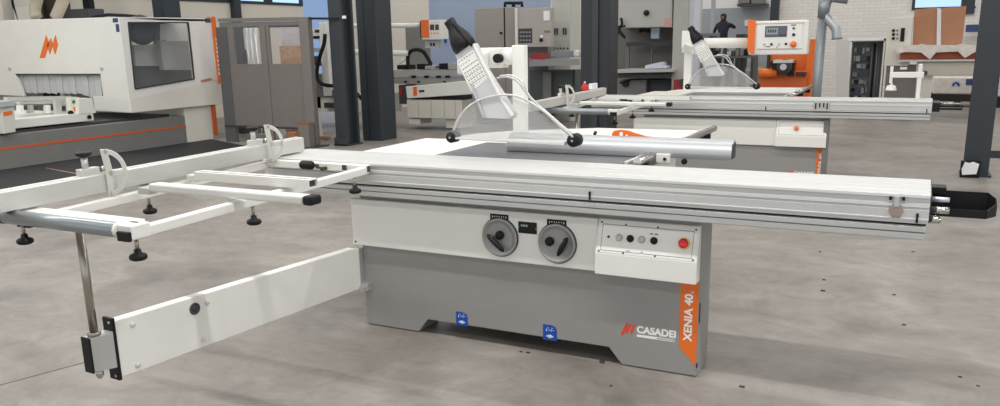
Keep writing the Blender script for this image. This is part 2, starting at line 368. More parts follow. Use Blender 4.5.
    if not second:
        fp = [(4.026, .908), (4.12, .908), (4.12, .985)] + [(4.105 - .085 * math.sin(k * PI / 28), .930 + .070 * math.cos(k * PI / 28)) for k in range(15)]
        rf = MB().prism(fp, -2.0, -.797, 'x').build('rip_fence', mat('satin_fence', (182, 184, 188), .42, .6, noise=.02), t)
        for p_ in rf.data.polygons: p_.use_smooth = abs(p_.normal.x) < .5
        rf.modifiers.new('edge', 'EDGE_SPLIT').split_angle = math.radians(35)
        MB().box(-.797, -.794, 4.03, 4.11, .915, .985).build('fence_end_cap', DGREY, rf)
        MB().box(-1.22, -1.10, 4.12, 4.25, .915, .97).build('fence_clamp', WHITE, rf, .003)
        MB().box(-1.16, -1.09, 4.0, 4.018, .885, .93).build('fence_clamp', WHITE, rf, .003)
        MB().cyl((-1.02, 4.005, .895), (-1.02, 4.019, .895), .014).cyl((-1.115, 3.995, .905), (-1.115, 4.0, .905), .008).cyl((-1.53, 4.125, 1.0), (-1.53, 4.14, 1.012), .008).build('fence_screw', BLACK, rf)
    # ---- overhead guard: post, arm, hood, hoops, wheels
    px0, pzt = (-2.325, 1.463) if not second else (-2.53, 1.50)
    gp = MB().box(px0, px0 + .085, 4.77, 4.83, TH, pzt).build('guard_post', WHITE, t, .006)
    ga = MB().box(-2.555, -2.385, 4.745, 4.86, 1.325, 1.450).cyl((-2.40, 4.81, 1.395), (-2.32, 4.81, 1.395), .055).build('guard_arm', WHITE, t, .01)
    MB().beam((-2.525, 4.80, 1.39), (-2.19, 3.90, 1.36), .06, .08).build('guard_arm', WHITE, t, .008)
    MB().cyl((-2.395, 4.70, 1.385), (-2.395, 4.745, 1.385), .028).build('arm_knob', BLACK, ga)
    Y = 3.87
    hood = MB().prism([(-2.199, 1.422), (-2.096, 1.482), (-2.028, 1.345), (-1.93, 1.205), (-1.872, 1.125), (-1.885, 1.098), (-2.035, 1.098), (-2.058, 1.150)], Y - .035, Y + .035).build('guard_hood', mat('guard_grey', (203, 204, 205), .35, .15, noise=.02), t, .004)
    pl = MB().prism([(-2.187, 1.392), (-2.088, 1.449), (-2.010, 1.305), (-2.106, 1.235)], Y - .0365, Y - .035).build('instruction_plate', PLATEW, hood)
    mb = MB(); d = Vector((-2.010 + 2.088, 1.305 - 1.449)); e = Vector((-2.088 + 2.187, 1.449 - 1.392))
    for i in range(7):
        for j in range(6):
            if i == 1 and j > 3: continue
            u = .06 + .135 * i; v = .06 + .155 * j
            p0 = Vector((-2.187, 1.392)) + d * u + e * v; a = d * .075; c = e * (.12 if i > 1 else .08)
            mb.prism([tuple(p0), tuple(p0 + a * .35), tuple(p0 + a * .35 + c), tuple(p0 + c)], Y - .0372, Y - .0365)
            if i > 2: mb.prism([tuple(p0 + a), tuple(p0 + a * 1.35), tuple(p0 + a * 1.35 + c * .5), tuple(p0 + a + c * .5)], Y - .0372, Y - .0365)
    mb.build('printed_marks', LGREY, pl)
    MB().prism([(-2.096, 1.482), (-2.082, 1.474), (-1.925, 1.200), (-1.862, 1.12), (-1.874, 1.112), (-1.94, 1.205)], Y - .042, Y - .030).build('hood_edge', WHITE, hood)
    MB().beam((-2.10, Y - .04, 1.27), (-2.03, Y - .04, 1.105), .012, .014).build('hood_edge', ALU, hood)
    # black spout
    sp = [(-2.150, 1.452, .060), (-2.165, 1.474, .064), (-2.185, 1.505, .058), (-2.205, 1.535, .044), (-2.222, 1.560, .031), (-2.240, 1.588, .030), (-2.246, 1.596, .031)]
    MB().tube([(x, Y, z) for x, z, r in sp], [r for x, z, r in sp], 20).tube([(-2.205, Y - .03, 1.598), (-2.185, Y - .035, 1.565), (-2.13, Y - .04, 1.505), (-2.09, Y - .04, 1.47)], .010, 10).build('dust_spout', BLACK, t)
    # hoops
    def yp(pts, y): return [ony(px, py, y) for px, py in pts]
    lo = Vector((0, 0, 0))
    h1 = bez(yp([(454, 130), (459, 118), (468, 107), (482, 99), (500, 95), (516, 96), (530, 102), (546, 113), (560, 125), (573, 137)], Y - .045), 8)
    MB().tube(h1, .0055, 10).build('guard_hoop', HOOP, t)
    h2 = bez(yp([(497, 78), (508, 77), (518, 82), (524, 90), (532, 100), (548, 115), (562, 129), (570, 135)], Y + .04), 8)
    MB().tube(h2, .0055, 10).build('guard_hoop', HOOP, t)
    h3 = bez(yp([(500, 76), (512, 75.5), (522, 82), (527, 92), (534, 101), (550, 115), (565, 128), (573, 134)], Y + .01), 8)
    MB().tube(h3, .005, 10).build('guard_hoop', HOOP, t)
    # clear guard
    outl = [(q.x, q.z) for q in yp([(453, 134), (458, 120), (468, 109), (482, 101), (500, 97), (516, 98), (530, 104), (546, 115), (560, 127), (568, 137), (560, 139.5), (457, 137)], Y)]
    MB().prism(outl, Y - .032, Y - .029).prism(outl, Y + .029, Y + .032).build('clear_guard', PERSPEX, t)
    outl = [(-2.23, .985), (-1.58, .985), (-1.58, 1.0), (-2.23, .999)]
    q0 = ony(458, 138, Y); q1 = ony(567, 142.5, Y)
    MB().prism([(q0.x, q0.z - .004), (q1.x, q1.z - .012), (q1.x, q1.z + .006), (q0.x, q0.z + .006)], Y - .034, Y + .034).build('guard_skirt', mat('skirt_grey', (214, 214, 212), .35), t, .003)
    for px, py, r in ((453.5, 136.8, .030), (575, 140, .033)):
        c = ony(px, py, Y)
        w = MB().lathe(c + Vector((0, .035, 0)), (0, -1, 0), [(0, 0), (r * .9, 0), (r, .006), (r, .064), (r * .9, .07), (r * .6, .068), (r * .55, .072), (0, .072)], 28).build('guard_wheel', BLACK, t)
        MB().cyl(c + Vector((0, -.036, 0)), c + Vector((0, -.043, 0)), .006, n=12).build('wheel_bolt', CHROME, w)
    # ---- swing arm
    A0 = Vector((-2.717, 2.03, 0)); A1 = Vector((-2.60, 3.50, 0)); d = (A1 - A0).normalized(); n = Vector((-d.y, d.x, 0))
    def ar(s, z, off=0.0): v = A0 + d * s + n * off; return Vector((v.x, v.y, z))
    L = (A1 - A0).length
    arm = MB().slab([ar(.0, .462), ar(L - .08, .440), ar(L - .02, .415), ar(L, .21), ar(0, .228)], n * .05).build('swing_arm', WHITE, t, .004)
    arm['label'] = 'long white support arm'
    MB().slab([ar(-.014, .220, -.006), ar(-.014, .476, -.006), ar(-.014, .476, .055), ar(-.014, .220, .055)], d * .014).build('arm_end_plate', BLACK, arm, .003)
    mb = MB()
    for z in (.238, .458):
        q = ar(-.014, z, .012); MB().cyl(q, q - d * .003, .006, n=10).build('arm_bolt', CHROME, arm)
    for s_, z in ((.075, .425), (.075, .255), (.395, .258), (.435, .415)):
        q = ar(s_, z); MB().lathe(q, -n, [(0, 0), (.011, 0), (.010, .006), (0, .007)], 14).build('arm_bolt', mat('bolt_white', (215, 214, 208), .35), arm)
    q = ar(.37, .405); MB().lathe(q, -n, [(0, 0), (.026, 0), (.026, .004), (.020, .005), (.018, .002), (.010, .002), (.010, .005), (0, .005)], 24).build('pivot_cap', DGREY, arm)
    bp = ar(-.10, .43, .03)
    blk = MB().slab([ar(-.108, .290, -.006), ar(-.014, .277, -.006), ar(-.014, .425, -.006), ar(-.108, .425, -.006)], n * .050).build('rod_block', ALU, arm, .002)
    MB().slab([ar(-.116, .286, -.007), ar(-.108, .286, -.007), ar(-.108, .427, -.007), ar(-.116, .427, -.007)], n * .052).build('block_cap', BLACK, arm, .002)
    rx, ry = ar(-.076, 0, .018).x, ar(-.076, 0, .018).y
    MB().cyl((rx, ry, .425), (rx, ry, .855), .0155, n=20).cyl((rx, ry, .425), (rx, ry, .44), .024, n=20).build('support_rod', STEEL, t)
    MB().cyl((rx, ry, .285), (rx, ry, .262), .016, n=6).cyl((rx, ry, .265), (rx, ry, .252), .009, n=12).build('rod_nut', CHROME, arm)
    MB().box(-2.63, -2.575, 3.44, 3.51, .20, .225).box(-2.64, -2.60, 3.45, 3.56, .205, .43).box(-2.60, -2.56, 3.455, 3.488, .20, .24).build('arm_bracket', ALU, t, .002)
    return t

def crosscut_table(label, second=False):
    t = thing('crosscut_table', (-2.7, 2.6, 0), label, 'crosscut table', 'crosscut outrigger tables')
    # tubes: right side, left side, near carriage end, far end
    MB().beam((-2.375, 1.93, .870), (-2.462, 3.365, .872), .040, .036).build('side_tube', WHITE, t, .004)
    MB().beam((-2.930, 1.97, .870), (-3.095, 3.345, .872), .040, .036).build('side_tube', WHITE, t, .004)
    MB().box(-3.11, -2.44, 3.335, 3.375, .862, .900).build('inner_tube', WHITE, t, .004)
    e = MB().box(-3.03, -2.405, 1.900, 1.975, .858, .903).build('outer_tube', WHITE, t, .005)
    MB().box(-2.403, -2.335, 1.855, 1.935, .855, .906).build('corner_block', WHITE, t, .005)
    MB().box(-2.40, -2.36, 1.90, 1.915, .906, .9068).build('block_slot', DGREY, t)
    MB().box(-2.395, -2.337, 1.842, 1.856, .852, .885).build('end_cap', BLACK, t, .002)
    r = MB().cyl((-3.025, 1.865, .885), (-2.412, 1.865, .885), .027, n=32).build('roller', mat('roller_grey', (150, 157, 160), .35, .6, noise=.03), t)
    MB().lathe((-2.412, 1.865, .885), (1, 0, 0), [(0, 0), (.027, 0), (.027, .006), (.022, .008), (0, .008)], 28).build('roller_disc', WHITE, r)
    MB().cyl((-2.404, 1.865, .885), (-2.400, 1.865, .885), .006, n=10).build('roller_bolt', DGREY, r)
    MB().lathe((-3.025, 1.865, .885), (-1, 0, 0), [(.027, 0), (.029, .004), (.029, .02), (0, .022)], 28).build('roller_end_cap', BLACK, t)
    MB().box(-3.02, -2.95, 1.90, 1.96, .838, .858).build('end_cap', BLACK, t)
    # inner bars
    y_c, y_d, x_d = (2.372, 2.685, -2.262) if not second else (2.29, 3.18, -2.05)
    MB().box(-2.85, -2.035, y_c, y_c + .06, .904, .938).build('cross_bar', mat('bar_white_alu', (226, 226, 222), .38, .3), t, .008)
    MB().box(-2.035, -1.99, y_c - .003, y_c + .063, .903, .940).build('bar_end_cap', BLACK, t, .010)
    c = MB()
    x0, x1, y0, y1, z0, z1, w = -2.92, x_d, y_d, y_d + .06, .90, .938, .005
    c.box(x0, x1, y0, y1, z0, z0 + w).box(x0, x1, y0, y1, z1 - w, z1).box(x0, x1, y0, y0 + w, z0 + w, z1 - w).box(x0, x1, y1 - w, y1, z0 + w, z1 - w)
    c.build('cross_bar', WHITE, t)
    MB().box(x0 + .02, x1 - .015, y0 + .02, y0 + .024, z1, z1 + .0015).box(x1 - .016, x1 - .012, y0 + w, y1 - w, z0 + w, z1 - w).build('bar_slot', DGREY, t)
    MB().box(-2.58, -2.558, 3.325, 3.336, .872, .897).build('tube_slot', DGREY, t)
    MB().box(-2.442, -2.437, 3.345, 3.368, .866, .895).build('tube_slot', DGREY, t)
    # grip
    MB().tube([(-2.79, 3.26, .898), (-2.783, 3.26, .898), (-2.775, 3.26, .898), (-2.72, 3.26, .898), (-2.712, 3.26, .898), (-2.706, 3.26, .898)], [.012, .019, .0225, .0225, .019, .012], 18).build('grip', BLACK, t)
    MB().cyl((-2.74, 3.27, .895), (-2.74, 3.34, .885), .008, n=12).cyl((-2.73, 3.31, .880), (-2.68, 3.31, .878), .006, n=10).build('grip_stem', DGREY, t)
    MB().box(-2.70, -2.68, 3.30, 3.335, .866, .884).build('latch', mat('olive_plastic', (60, 72, 44), .5), t, .002)
    # adjusting feet
    for x, y, zt in ((-2.985, 1.90, .858), (-2.373, 1.90, .855), (-3.01, 2.50, .87), (-2.405, 2.50, .853), (-2.45, 3.25, .853)):
        f = MB().cyl((x, y, zt), (x, y, .80), .007, n=12).build('adjusting_foot', STEEL, t)
        MB().lathe((x, y, .812), (0, 0, -1), [(0, 0), (.012, 0), (.013, .012), (.026, .017), (.030, .022), (.030, .032), (.022, .038), (0, .038)], 20).build('foot_knob', BLACK, f)
    MB().box(-3.03, -2.97, 2.47, 2.53, .87, .905).build('bar_bracket', ALU, t, .003)
    MB().box(-2.93, -2.86, y_c + .01, y_c + .05, .888, .915).build('bar_bracket', ALU, t, .003)
    MB().box(-2.98, -2.92, y_d + .01, y_d + .05, .89, .92).build('bar_bracket', WHITE, t, .002)
    return t

def crosscut_fence(label, second=False):
    t = thing('crosscut_fence', (-3.02, 2.5, .91), label, 'fence', 'crosscut fences')
    F0 = Vector((-2.925, 1.35, 0)); F1 = Vector((-3.065, 3.62, 0)); d = (F1 - F0).normalized(); n = Vector((-d.y, d.x, 0))
    def P(s, off, z): v = F0 + d * s + n * off; return Vector((v.x, v.y, z))
    L = (F1 - F0).length
    prof = [(0, .941), (0, 1.012), (.004, 1.016), (.014, 1.016), (.016, 1.010), (.020, 1.010), (.022, 1.018), (.05, 1.018), (.05, .941)]
    prof = [(a, z - .028) for a, z in prof]
    MB().slab([P(0, a, z) for a, z in prof], d * L).build('fence_profile', ALUY, t, .001)
    MB().slab([P(L, 0, .915), P(L, .05, .915), P(L, .05, .990), P(L, 0, .987)], d * .005).build('end_plate', mat('fence_end', (205, 205, 200), .4), t)
    MB().slab([P(.1, .045, .907), P(L - .1, .045, .907), P(L - .1, .045, .913), P(.1, .045, .913)], n * -.02).build('fence_foot', ALUY, t)
    for s in ((.89, 1.92) if not second else (.89,)):
        st = MB().slab([P(s - .065, .008, .985), P(s + .025, .008, .985), P(s + .025, .008, 1.018), P(s - .065, .008, 1.018)], n * .034).build('flip_stop', ALUY, t, .004)
        q = P(s - .03, .025, 1.016)
        MB().cyl(q, q + Vector((0, 0, .045)), .013, n=16).build('stop_stem', ALUY, st)
        MB().lathe(q + Vector((0, 0, .045)), (0, 0, 1), [(0, 0), (.014, 0), (.026, .008), (.031, .012), (.031, .020), (.026, .023), (0, .023)], 24).build('stop_knob', BLACK, st)
        q = P(s + .03, .012, 1.005)
        MB().cyl(q, q + d * .04, .012, n=14).build('stop_pivot', CHROME, st)
        # D shaped handle, thin plate standing across the fence
        c0 = P(s + .045, -.006, 0)
        def arc(r1, a0, a1, k): return [(r1 * math.sin(a0 + (a1 - a0) * i / k), r1 * math.cos(a0 + (a1 - a0) * i / k)) for i in range(k + 1)]
        zc = .99; r1, r2 = .098, .078
        ux = (-n * .80 + d * .60).normalized()
        mb = MB()
        o_ = arc(r1, 0, PI, 18); i_ = arc(r2, .14, PI - .14, 16)
        # outer rim
        def W(a, b): return c0 + ux * (a * .82) + Vector((0, 0, zc + b))
        th = ux.cross(Vector((0, 0, 1))) * .009
        for k in range(18):
            a0 = PI * k / 18; a1 = PI * (k + 1) / 18
            mb.slab([W(r1 * math.sin(a0), r1 * math.cos(a0)), W(r1 * math.sin(a1), r1 * math.cos(a1)), W(r2 * math.sin(a1), r2 * math.cos(a1)), W(r2 * math.sin(a0), r2 * math.cos(a0))], th)
        mb.slab([W(-.018, r1), W(.014, r1), W(.030, 0), W(.016, -r1), W(-.004, -r1), W(-.004, 0)], th)
        mb.slab([W(.01, .010), W(.088, .010), W(.088, -.012), W(.01, -.014)], th)
        mb.build('stop_handle', mat('cast_aluminium', (214, 213, 206), .45, .35, noise=.03), st, .0015)
    return t

saw = make_saw('large grey and white panel saw in the foreground with two round handwheels')
cct = crosscut_table('white tube frame at front left, propped up by a shiny steel rod')
ccf = crosscut_fence('long silver fence with two D-shaped stops lying across the front left tube frame')
del cct['group']; del ccf['group']
# push stick hanging on the back of the rip fence
pk = [(612, 133.5), (614, 131), (620, 129.8), (628, 130.6), (636, 133.4), (646, 136.2), (660, 137.6), (682, 138.6), (682, 141), (612, 141)]
pp = [ony(a, b, 4.122) for a, b in pk]; pts = [(q.x, q.z) for q in pp]
def holed(poly, holes, y0, y1):
    # polygon with round holes through triangulation of a curve
    cu = bpy.data.curves.new('c', 'CURVE'); cu.dimensions = '2D'; cu.fill_mode = 'BOTH'; cu.extrude = (y1 - y0) / 2
    for lp in [poly] + [[(hx + r * math.cos(k * PI / 8), hz + r * math.sin(k * PI / 8)) for k in range(16)] for hx, hz, r in holes]:
        sp = cu.splines.new('POLY'); sp.points.add(len(lp) - 1); sp.use_cyclic_u = True
        for p, q in zip(sp.points, lp): p.co = (q[0], q[1], 0, 1)
    ob = bpy.data.objects.new('c', cu); COL.objects.link(ob)
    me = bpy.data.meshes.new_from_object(ob.evaluated_get(bpy.context.evaluated_depsgraph_get())); bpy.data.objects.remove(ob)
    mb = MB(); mb.add([(v.co.x, (y0 + y1) / 2 + v.co.z, v.co.y) for v in me.vertices], [tuple(p.vertices) for p in me.polygons]); return mb
ho = ony(621, 134, 4.122); h2_ = ony(626.5, 136, 4.122)
tag(holed(pts, [(ho.x, ho.z, .011), (h2_.x, h2_.z, .008)], 4.121, 4.131).build('push_stick', ORANGE), 'orange push stick with two holes hooked behind the silver rip fence', 'push stick')

# second saw, same make, behind
OFF = Vector((.02, 4.93, 0))
saw2 = make_saw('second grey and white panel saw standing behind the foreground saw', True)
cct2 = crosscut_table('white tube frame of the rear saw, before the middle dark column', True)
ccf2 = crosscut_fence('silver fence with D-shaped stops on the frame of the saw behind, red bottle beside it', True)
del cct2['group']; del ccf2['group']
OFF = Vector((0, 0, 0))
LAMP, WORLD, EXPO = 176, 1.0, 0.1
# floor
m = bpy.data.materials.new('polished_concrete'); m.use_nodes = True; N = m.node_tree.nodes; Lk = m.node_tree.links; B = N['Principled BSDF']
tc = N.new('ShaderNodeTexCoord')
def noise(scale, detail=5, rough=.6, stretch=None, dist=0):
    mp = N.new('ShaderNodeMapping'); Lk.new(tc.outputs['Object'], mp.inputs[0])
    if stretch: mp.inputs['Scale'].default_value = stretch
    t = N.new('ShaderNodeTexNoise'); t.inputs['Scale'].default_value = scale; t.inputs['Detail'].default_value = detail; t.inputs['Roughness'].default_value = rough; t.inputs['Distortion'].default_value = dist
    Lk.new(mp.outputs[0], t.inputs['Vector']); return t
def ramp(t, *st):
    r = N.new('ShaderNodeValToRGB'); e = r.color_ramp.elements
    while len(e) < len(st): e.new(.5)
    for k, (p, c) in enumerate(st): e[k].position = p; e[k].color = c
    Lk.new(t.outputs['Fac'], r.inputs[0]); return r
r1 = ramp(noise(.8, 7, .66, (1, 1.25, 1), .8), (.28, srgb(116, 110, 104)), (.5, srgb(140, 134, 128)), (.72, srgb(160, 155, 148)))
r2 = ramp(noise(3.6, 8, .74, (1, 1.2, 1), 1.2), (.28, (.72, .72, .71, 1)), (.5, (.97, .97, .97, 1)), (.70, (1.16, 1.16, 1.16, 1)))
r3 = ramp(noise(1.7, 3, .5), (.58, (1, 1, 1, 1)), (.70, (.80, .82, .81, 1)))
mx = N.new('ShaderNodeMix'); mx.data_type = 'RGBA'; mx.blend_type = 'MULTIPLY'; mx.inputs[0].default_value = 1
Lk.new(r1.outputs[0], mx.inputs[6]); Lk.new(r2.outputs[0], mx.inputs[7])
mx2 = N.new('ShaderNodeMix'); mx2.data_type = 'RGBA'; mx2.blend_type = 'MULTIPLY'; mx2.inputs[0].default_value = 1
Lk.new(mx.outputs[2], mx2.inputs[6]); Lk.new(r3.outputs[0], mx2.inputs[7]); Lk.new(mx2.outputs[2], B.inputs['Base Color'])
B.inputs['Roughness'].default_value = .42; B.inputs['Specular IOR Level'].default_value = .35
FLOOR = m
struct('floor', MB().box(-20, 14, -8, 40, -.2, 0), FLOOR)
# ================================================================ hall
def PX(px, py, y): return ony(px, py, y)
def bx(mb, a, b, y, dep, dz0=0, dz1=0):
    # box whose front face (plane y) spans the two image corners a, b
    mx, my = (a[0] + b[0]) / 2, (a[1] + b[1]) / 2
    x0, x1 = ony(a[0], my, y).x, ony(b[0], my, y).x
    z1, z0 = ony(mx, a[1], y).z, ony(mx, b[1], y).z
    return mb.box(min(x0, x1), max(x0, x1), y, y + dep, max(z0, 0) + dz0, z1 + dz1)
def poly(mb, pts, y, dep): return mb.slab([ony(a, b, y) for a, b in pts], (0, dep, 0))
def polx(mb, pts, x, dep): return mb.slab([onx(a, b, x) for a, b in pts], (dep, 0, 0))
def tb(mb, pts, y, r, n=10): return mb.tube([ony(a, b, y) for a, b in pts], r, n)

WALLC = mat('painted_wall_cream', (222, 215, 202), .8, noise=.02, scale=1)
WALLW = mat('painted_wall_white', (228, 228, 226), .8, noise=.02, scale=1)
WALLG = mat('grey_lower_wall', (158, 163, 168), .8, noise=.03, scale=1)
FRAME = mat('window_frame_dark', (44, 50, 58), .5)
br = bpy.data.materials.new('painted_brick'); br.use_nodes = True; N = br.node_tree.nodes; Lk = br.node_tree.links
tc = N.new('ShaderNodeTexCoord'); mp = N.new('ShaderNodeMapping'); mp.inputs['Rotation'].default_value = (PI / 2, 0, 0)
sx = N.new('ShaderNodeSeparateXYZ'); cx = N.new('ShaderNodeCombineXYZ'); Lk.new(tc.outputs['Object'], sx.inputs[0]); Lk.new(sx.outputs['X'], cx.inputs['X']); Lk.new(sx.outputs['Z'], cx.inputs['Y'])
bk = N.new('ShaderNodeTexBrick'); Lk.new(cx.outputs[0], bk.inputs['Vector']); bk.inputs['Scale'].default_value = 1
bk.inputs['Brick Width'].default_value = .23; bk.inputs['Row Height'].default_value = .078; bk.inputs['Mortar Size'].default_value = .007
bk.inputs['Color1'].default_value = srgb(228, 224, 218); bk.inputs['Color2'].default_value = srgb(220, 216, 210); bk.inputs['Mortar'].default_value = srgb(208, 204, 198)
Lk.new(bk.outputs['Color'], N['Principled BSDF'].inputs['Base Color']); N['Principled BSDF'].inputs['Roughness'].default_value = .7
WX, WY, RY = -13.6, 17.0, 22.0
# left wall with a strip of windows
zs = [onx(a, b, WX) for a, b in ((101, 1), (302, 7))]
struct('wall_left', MB().box(WX - .3, WX, -8, 16.4, 0, 2.42).box(WX - .3, WX, -8, 16.4, 3.7, 6), WALLC)
ys = []
k = 1
y = -1.0
for (p0, p1) in ((-60, 95), (101, 121), (126.5, 157), (165, 178), (179, 221), (235, 267), (272, 302)):
    a = onx(p0, 3, WX).y; b = onx(p1, 3, WX).y
    f = struct('window_%d' % k, MB().box(WX - .12, WX - .10, a, b, 2.48, 3.62), SKYG)
    k += 1; ys.append((a, b))
mb = MB().box(WX - .16, WX + .02, -1, 16.4, 2.42, 2.48).box(WX - .16, WX + .02, -1, 16.4, 3.62, 3.7)
for (a0, b0), (a1, b1) in zip(ys[:-1], ys[1:]): mb.box(WX - .16, WX + .02, b0, a1, 2.48, 3.62)
mb.box(WX - .16, WX + .02, ys[-1][1], 16.4, 2.48, 3.62)
struct('trim_1', mb, FRAME)
xa, xb, xc, xd = ony(311, 30, WY).x, ony(331, 30, WY).x, ony(405, 30, WY).x, ony(426, 30, WY).x
xe, xf, xg = ony(551, 30, WY).x, ony(574, 30, WY).x, ony(691, 30, WY).x
struct('window_9', MB().box(xa - .35, xb, WY + .02, WY + .04, .6, 6), emis('blue_glazing', (140, 168, 212), .8))
struct('wall_back_left', MB().box(xb, xc, WY, WY + .2, 0, 6).box(xc, xd + .1, WY, WY + .2, 1.95, 6), WALLC)
struct('door_1', MB().box(xc, xd + .1, WY + .02, WY + .08, 0, 1.95), mat('grey_door', (128, 126, 122), .6, noise=.1, scale=1))
struct('wall_back_blue', MB().box(xd + .1, xe, WY, WY + .2, 0, 6), LBLUE)
struct('wall_back_brick', MB().box(xe, xg, WY, WY + .2, 0, 6), br)
# far hall beyond the opening
FY = 34
struct('wall_far', MB().box(-20, 8, FY, FY + .2, 0, ony(730, 8, FY).z), WALLG)
struct('wall_far_upper', MB().box(-20, 8, FY, FY + .2, ony(730, 8, FY).z, 7), WALLW)
xh = ony(778, 30, RY).x
struct('wall_right_brick', MB().box(xh, 12, RY, 22.3, 0, ony(930, 9.5, RY).z).box(xh, ony(913, 5, RY).x, RY, 22.3, ony(930, 9.5, RY).z, 6).box(ony(976, 5, RY).x, 12, RY, 22.3, ony(930, 9.5, RY).z, 6), br)
wz = ony(930, 9.5, RY).z
struct('window_8', MB().box(ony(914.5, 5, RY).x, ony(976, 5, RY).x, 22.12, 22.14, wz + .04, 3.4), SKYG)
struct('trim_2', MB().box(ony(912, 5, RY).x, ony(915, 5, RY).x, RY - .04, RY + .2, wz, 3.5).box(ony(961, 5, RY).x, ony(975, 5, RY).x, RY - .06, RY + .2, wz - .12, 3.5).box(ony(915, 5, RY).x, ony(976, 5, RY).x, RY, RY + .2, wz, wz + .05), FRAME)
struct('trim_3', MB().box(ony(771, 10, 21.9).x, ony(779, 10, 21.9).x, 21.8, 22.3, 0, 6), FRAME)
struct('ceiling', MB().box(-14, 12, -8, 35, 5.0, 5.2), mat('ceiling_white', (196, 196, 194), .9))

# ---------------------------------------------------------------- steel columns
def column(x0, x1, y0, y1, label, extra=None):
    t = thing('steel_column', ((x0 + x1) / 2, (y0 + y1) / 2, 0), label, 'column')
    f = .045
    # flanged section: two flanges and a web, closed front
    MB().box(x0, x1, y0, y0 + f, 0, 5).box(x0, x1, y1 - f, y1, 0, 5).box((x0 + x1) / 2 - .03, (x0 + x1) / 2 + .03, y0 + f, y1 - f, 0, 5).build('column_shaft', STEELD, t)
    MB().box(x0 - .03, x1 + .03, y0 - .03, y1 + .03, 0, .02).build('base_plate', STEELD, t)
    return t
c1 = column(-7.925, -7.70, 10.12, 10.42, 'slim dark steel column on the left, nearest the grey partition')
MB().box(-7.66, -7.60, 10.10, 10.12, 1.86, 1.90).build('reflector', LWHITE, c1)
MB().box(-7.94, -7.69, 10.09, 10.12, 0, .12).build('column_shoe', STEELD, c1)
c2 = thing('steel_column', (-7.75, 11.05, 0), 'broad dark steel column just right of the slim left one', 'column')
MB().box(-7.94, -7.57, 10.82, 11.24, 0, 5).build('column_shaft', STEELD, c2, .012)
MB().box(-7.80, -7.795, 10.816, 10.82, 0, 5).build('edge_seam', BLACK, c2)
c3 = thing('steel_column', (-3.76, 10.4, 0), 'middle dark steel column behind the rear saw', 'column')
MB().box(-3.985, -3.60, 10.2, 10.55, 0, 5).build('column_shaft', mat('anthracite_dark', (38, 43, 49), .5), c3, .01)
MB().box(-3.82, -3.74, 10.17, 10.2, 0, 5).build('rib', STEELD, c3)
c4 = column(.455, .685, 10.03, 10.30, 'right hand dark steel column with a white tag at its foot')
c4b = MB().box(.46, .68, 10.06, 10.27, 0, 5).build('column_web', STEELD, c4)
MB().box(.42, .60, 9.93, 10.03, 0.0, .17).build('column_shoe', BLACK, c4)
MB().prism([(.44, .03), (.57, .045), (.585, .15), (.53, .17), (.50, .155), (.455, .165), (.43, .09)], 9.90, 9.93).build('white_tag', LWHITE, c4)
MB().box(.685, .78, 10.05, 10.06, .20, .28).cyl((.745, 10.04, .24), (.745, 10.05, .24), .012).build('side_bracket', STEELD, c4)
tag(MB().box(*(sorted((onx(157, 5, -12.6).y, onx(175, 5, -12.6).y)) and (-12.75, -12.45)), onx(158, 5, -12.6).y, onx(174, 5, -12.6).y, 0, 5).build('steel_column', STEELD), 'dark steel column against the left wall behind the white machining centre', 'column')
tag(MB().box(ony(231, 30, 14).x, ony(236.5, 30, 14).x, 14, 14.2, 0, 5).build('steel_column', STEELD), 'thin dark column seen through the left pane of the grey partition', 'column')

# ---------------------------------------------------------------- left machining centre
XF, YF = -10.45, 8.55
t = thing('machining_centre', (-11.4, 8.0, 0), 'large white machining centre with orange stripe at left', 'machine')
fr = poly(MB(), [(-60, 22), (119, 17), (131, 113), (95, 111), (92.5, 96.5), (103, 96), (100, 74), (15.5, 74), (24, 96.5), (-60, 92)], YF, .05).build('front_cover', WHITE, t, .01)
MB().box(-13.4, XF, YF + .05, 10.2, 1.90, 1.93).build('roof_panel', WHITE, t)
oc = [onx(a, b, XF) for a, b in ((119, 17), (213, 18), (221, 79), (130, 100))]
ic = [onx(a, b, XF) for a, b in ((128, 22.5), (188, 22.5), (194, 79), (135, 89))]
mb = MB()
for i in range(4):
    j = (i + 1) % 4; mb.slab([oc[i], oc[j], ic[j], ic[i]], (-.04, 0, 0))
mb.build('side_cover', WHITE, t)
sk = [onx(a, b, XF) for a, b in ((130, 100), (221, 79), (221, 104), (131, 113))]
e = Vector((.06, 0, 0))
MB().add([sk[0], sk[1], sk[2] + e * .2, sk[3] + e * .2, sk[0] + Vector((-.05, 0, 0)), sk[1] + Vector((-.05, 0, 0)), sk[2] + Vector((-.05, 0, 0)), sk[3] + Vector((-.05, 0, 0))],
         [(0, 1, 2, 3), (4, 7, 6, 5), (0, 4, 5, 1), (1, 5, 6, 2), (2, 6, 7, 3), (3, 7, 4, 0)]).build('lower_skirt', CREAM, t, .008)
wn = MB().slab([v + Vector((-.01, 0, 0)) for v in ic], (-.006, 0, 0)).build('viewing_window', GLASS, t)
mb = MB()
for i in range(4): mb.beam(ic[i] + Vector((.002, 0, 0)), ic[(i + 1) % 4] + Vector((.002, 0, 0)), .02, .02, (1, 0, 0))
mb.build('window_seal', DGREY, wn)
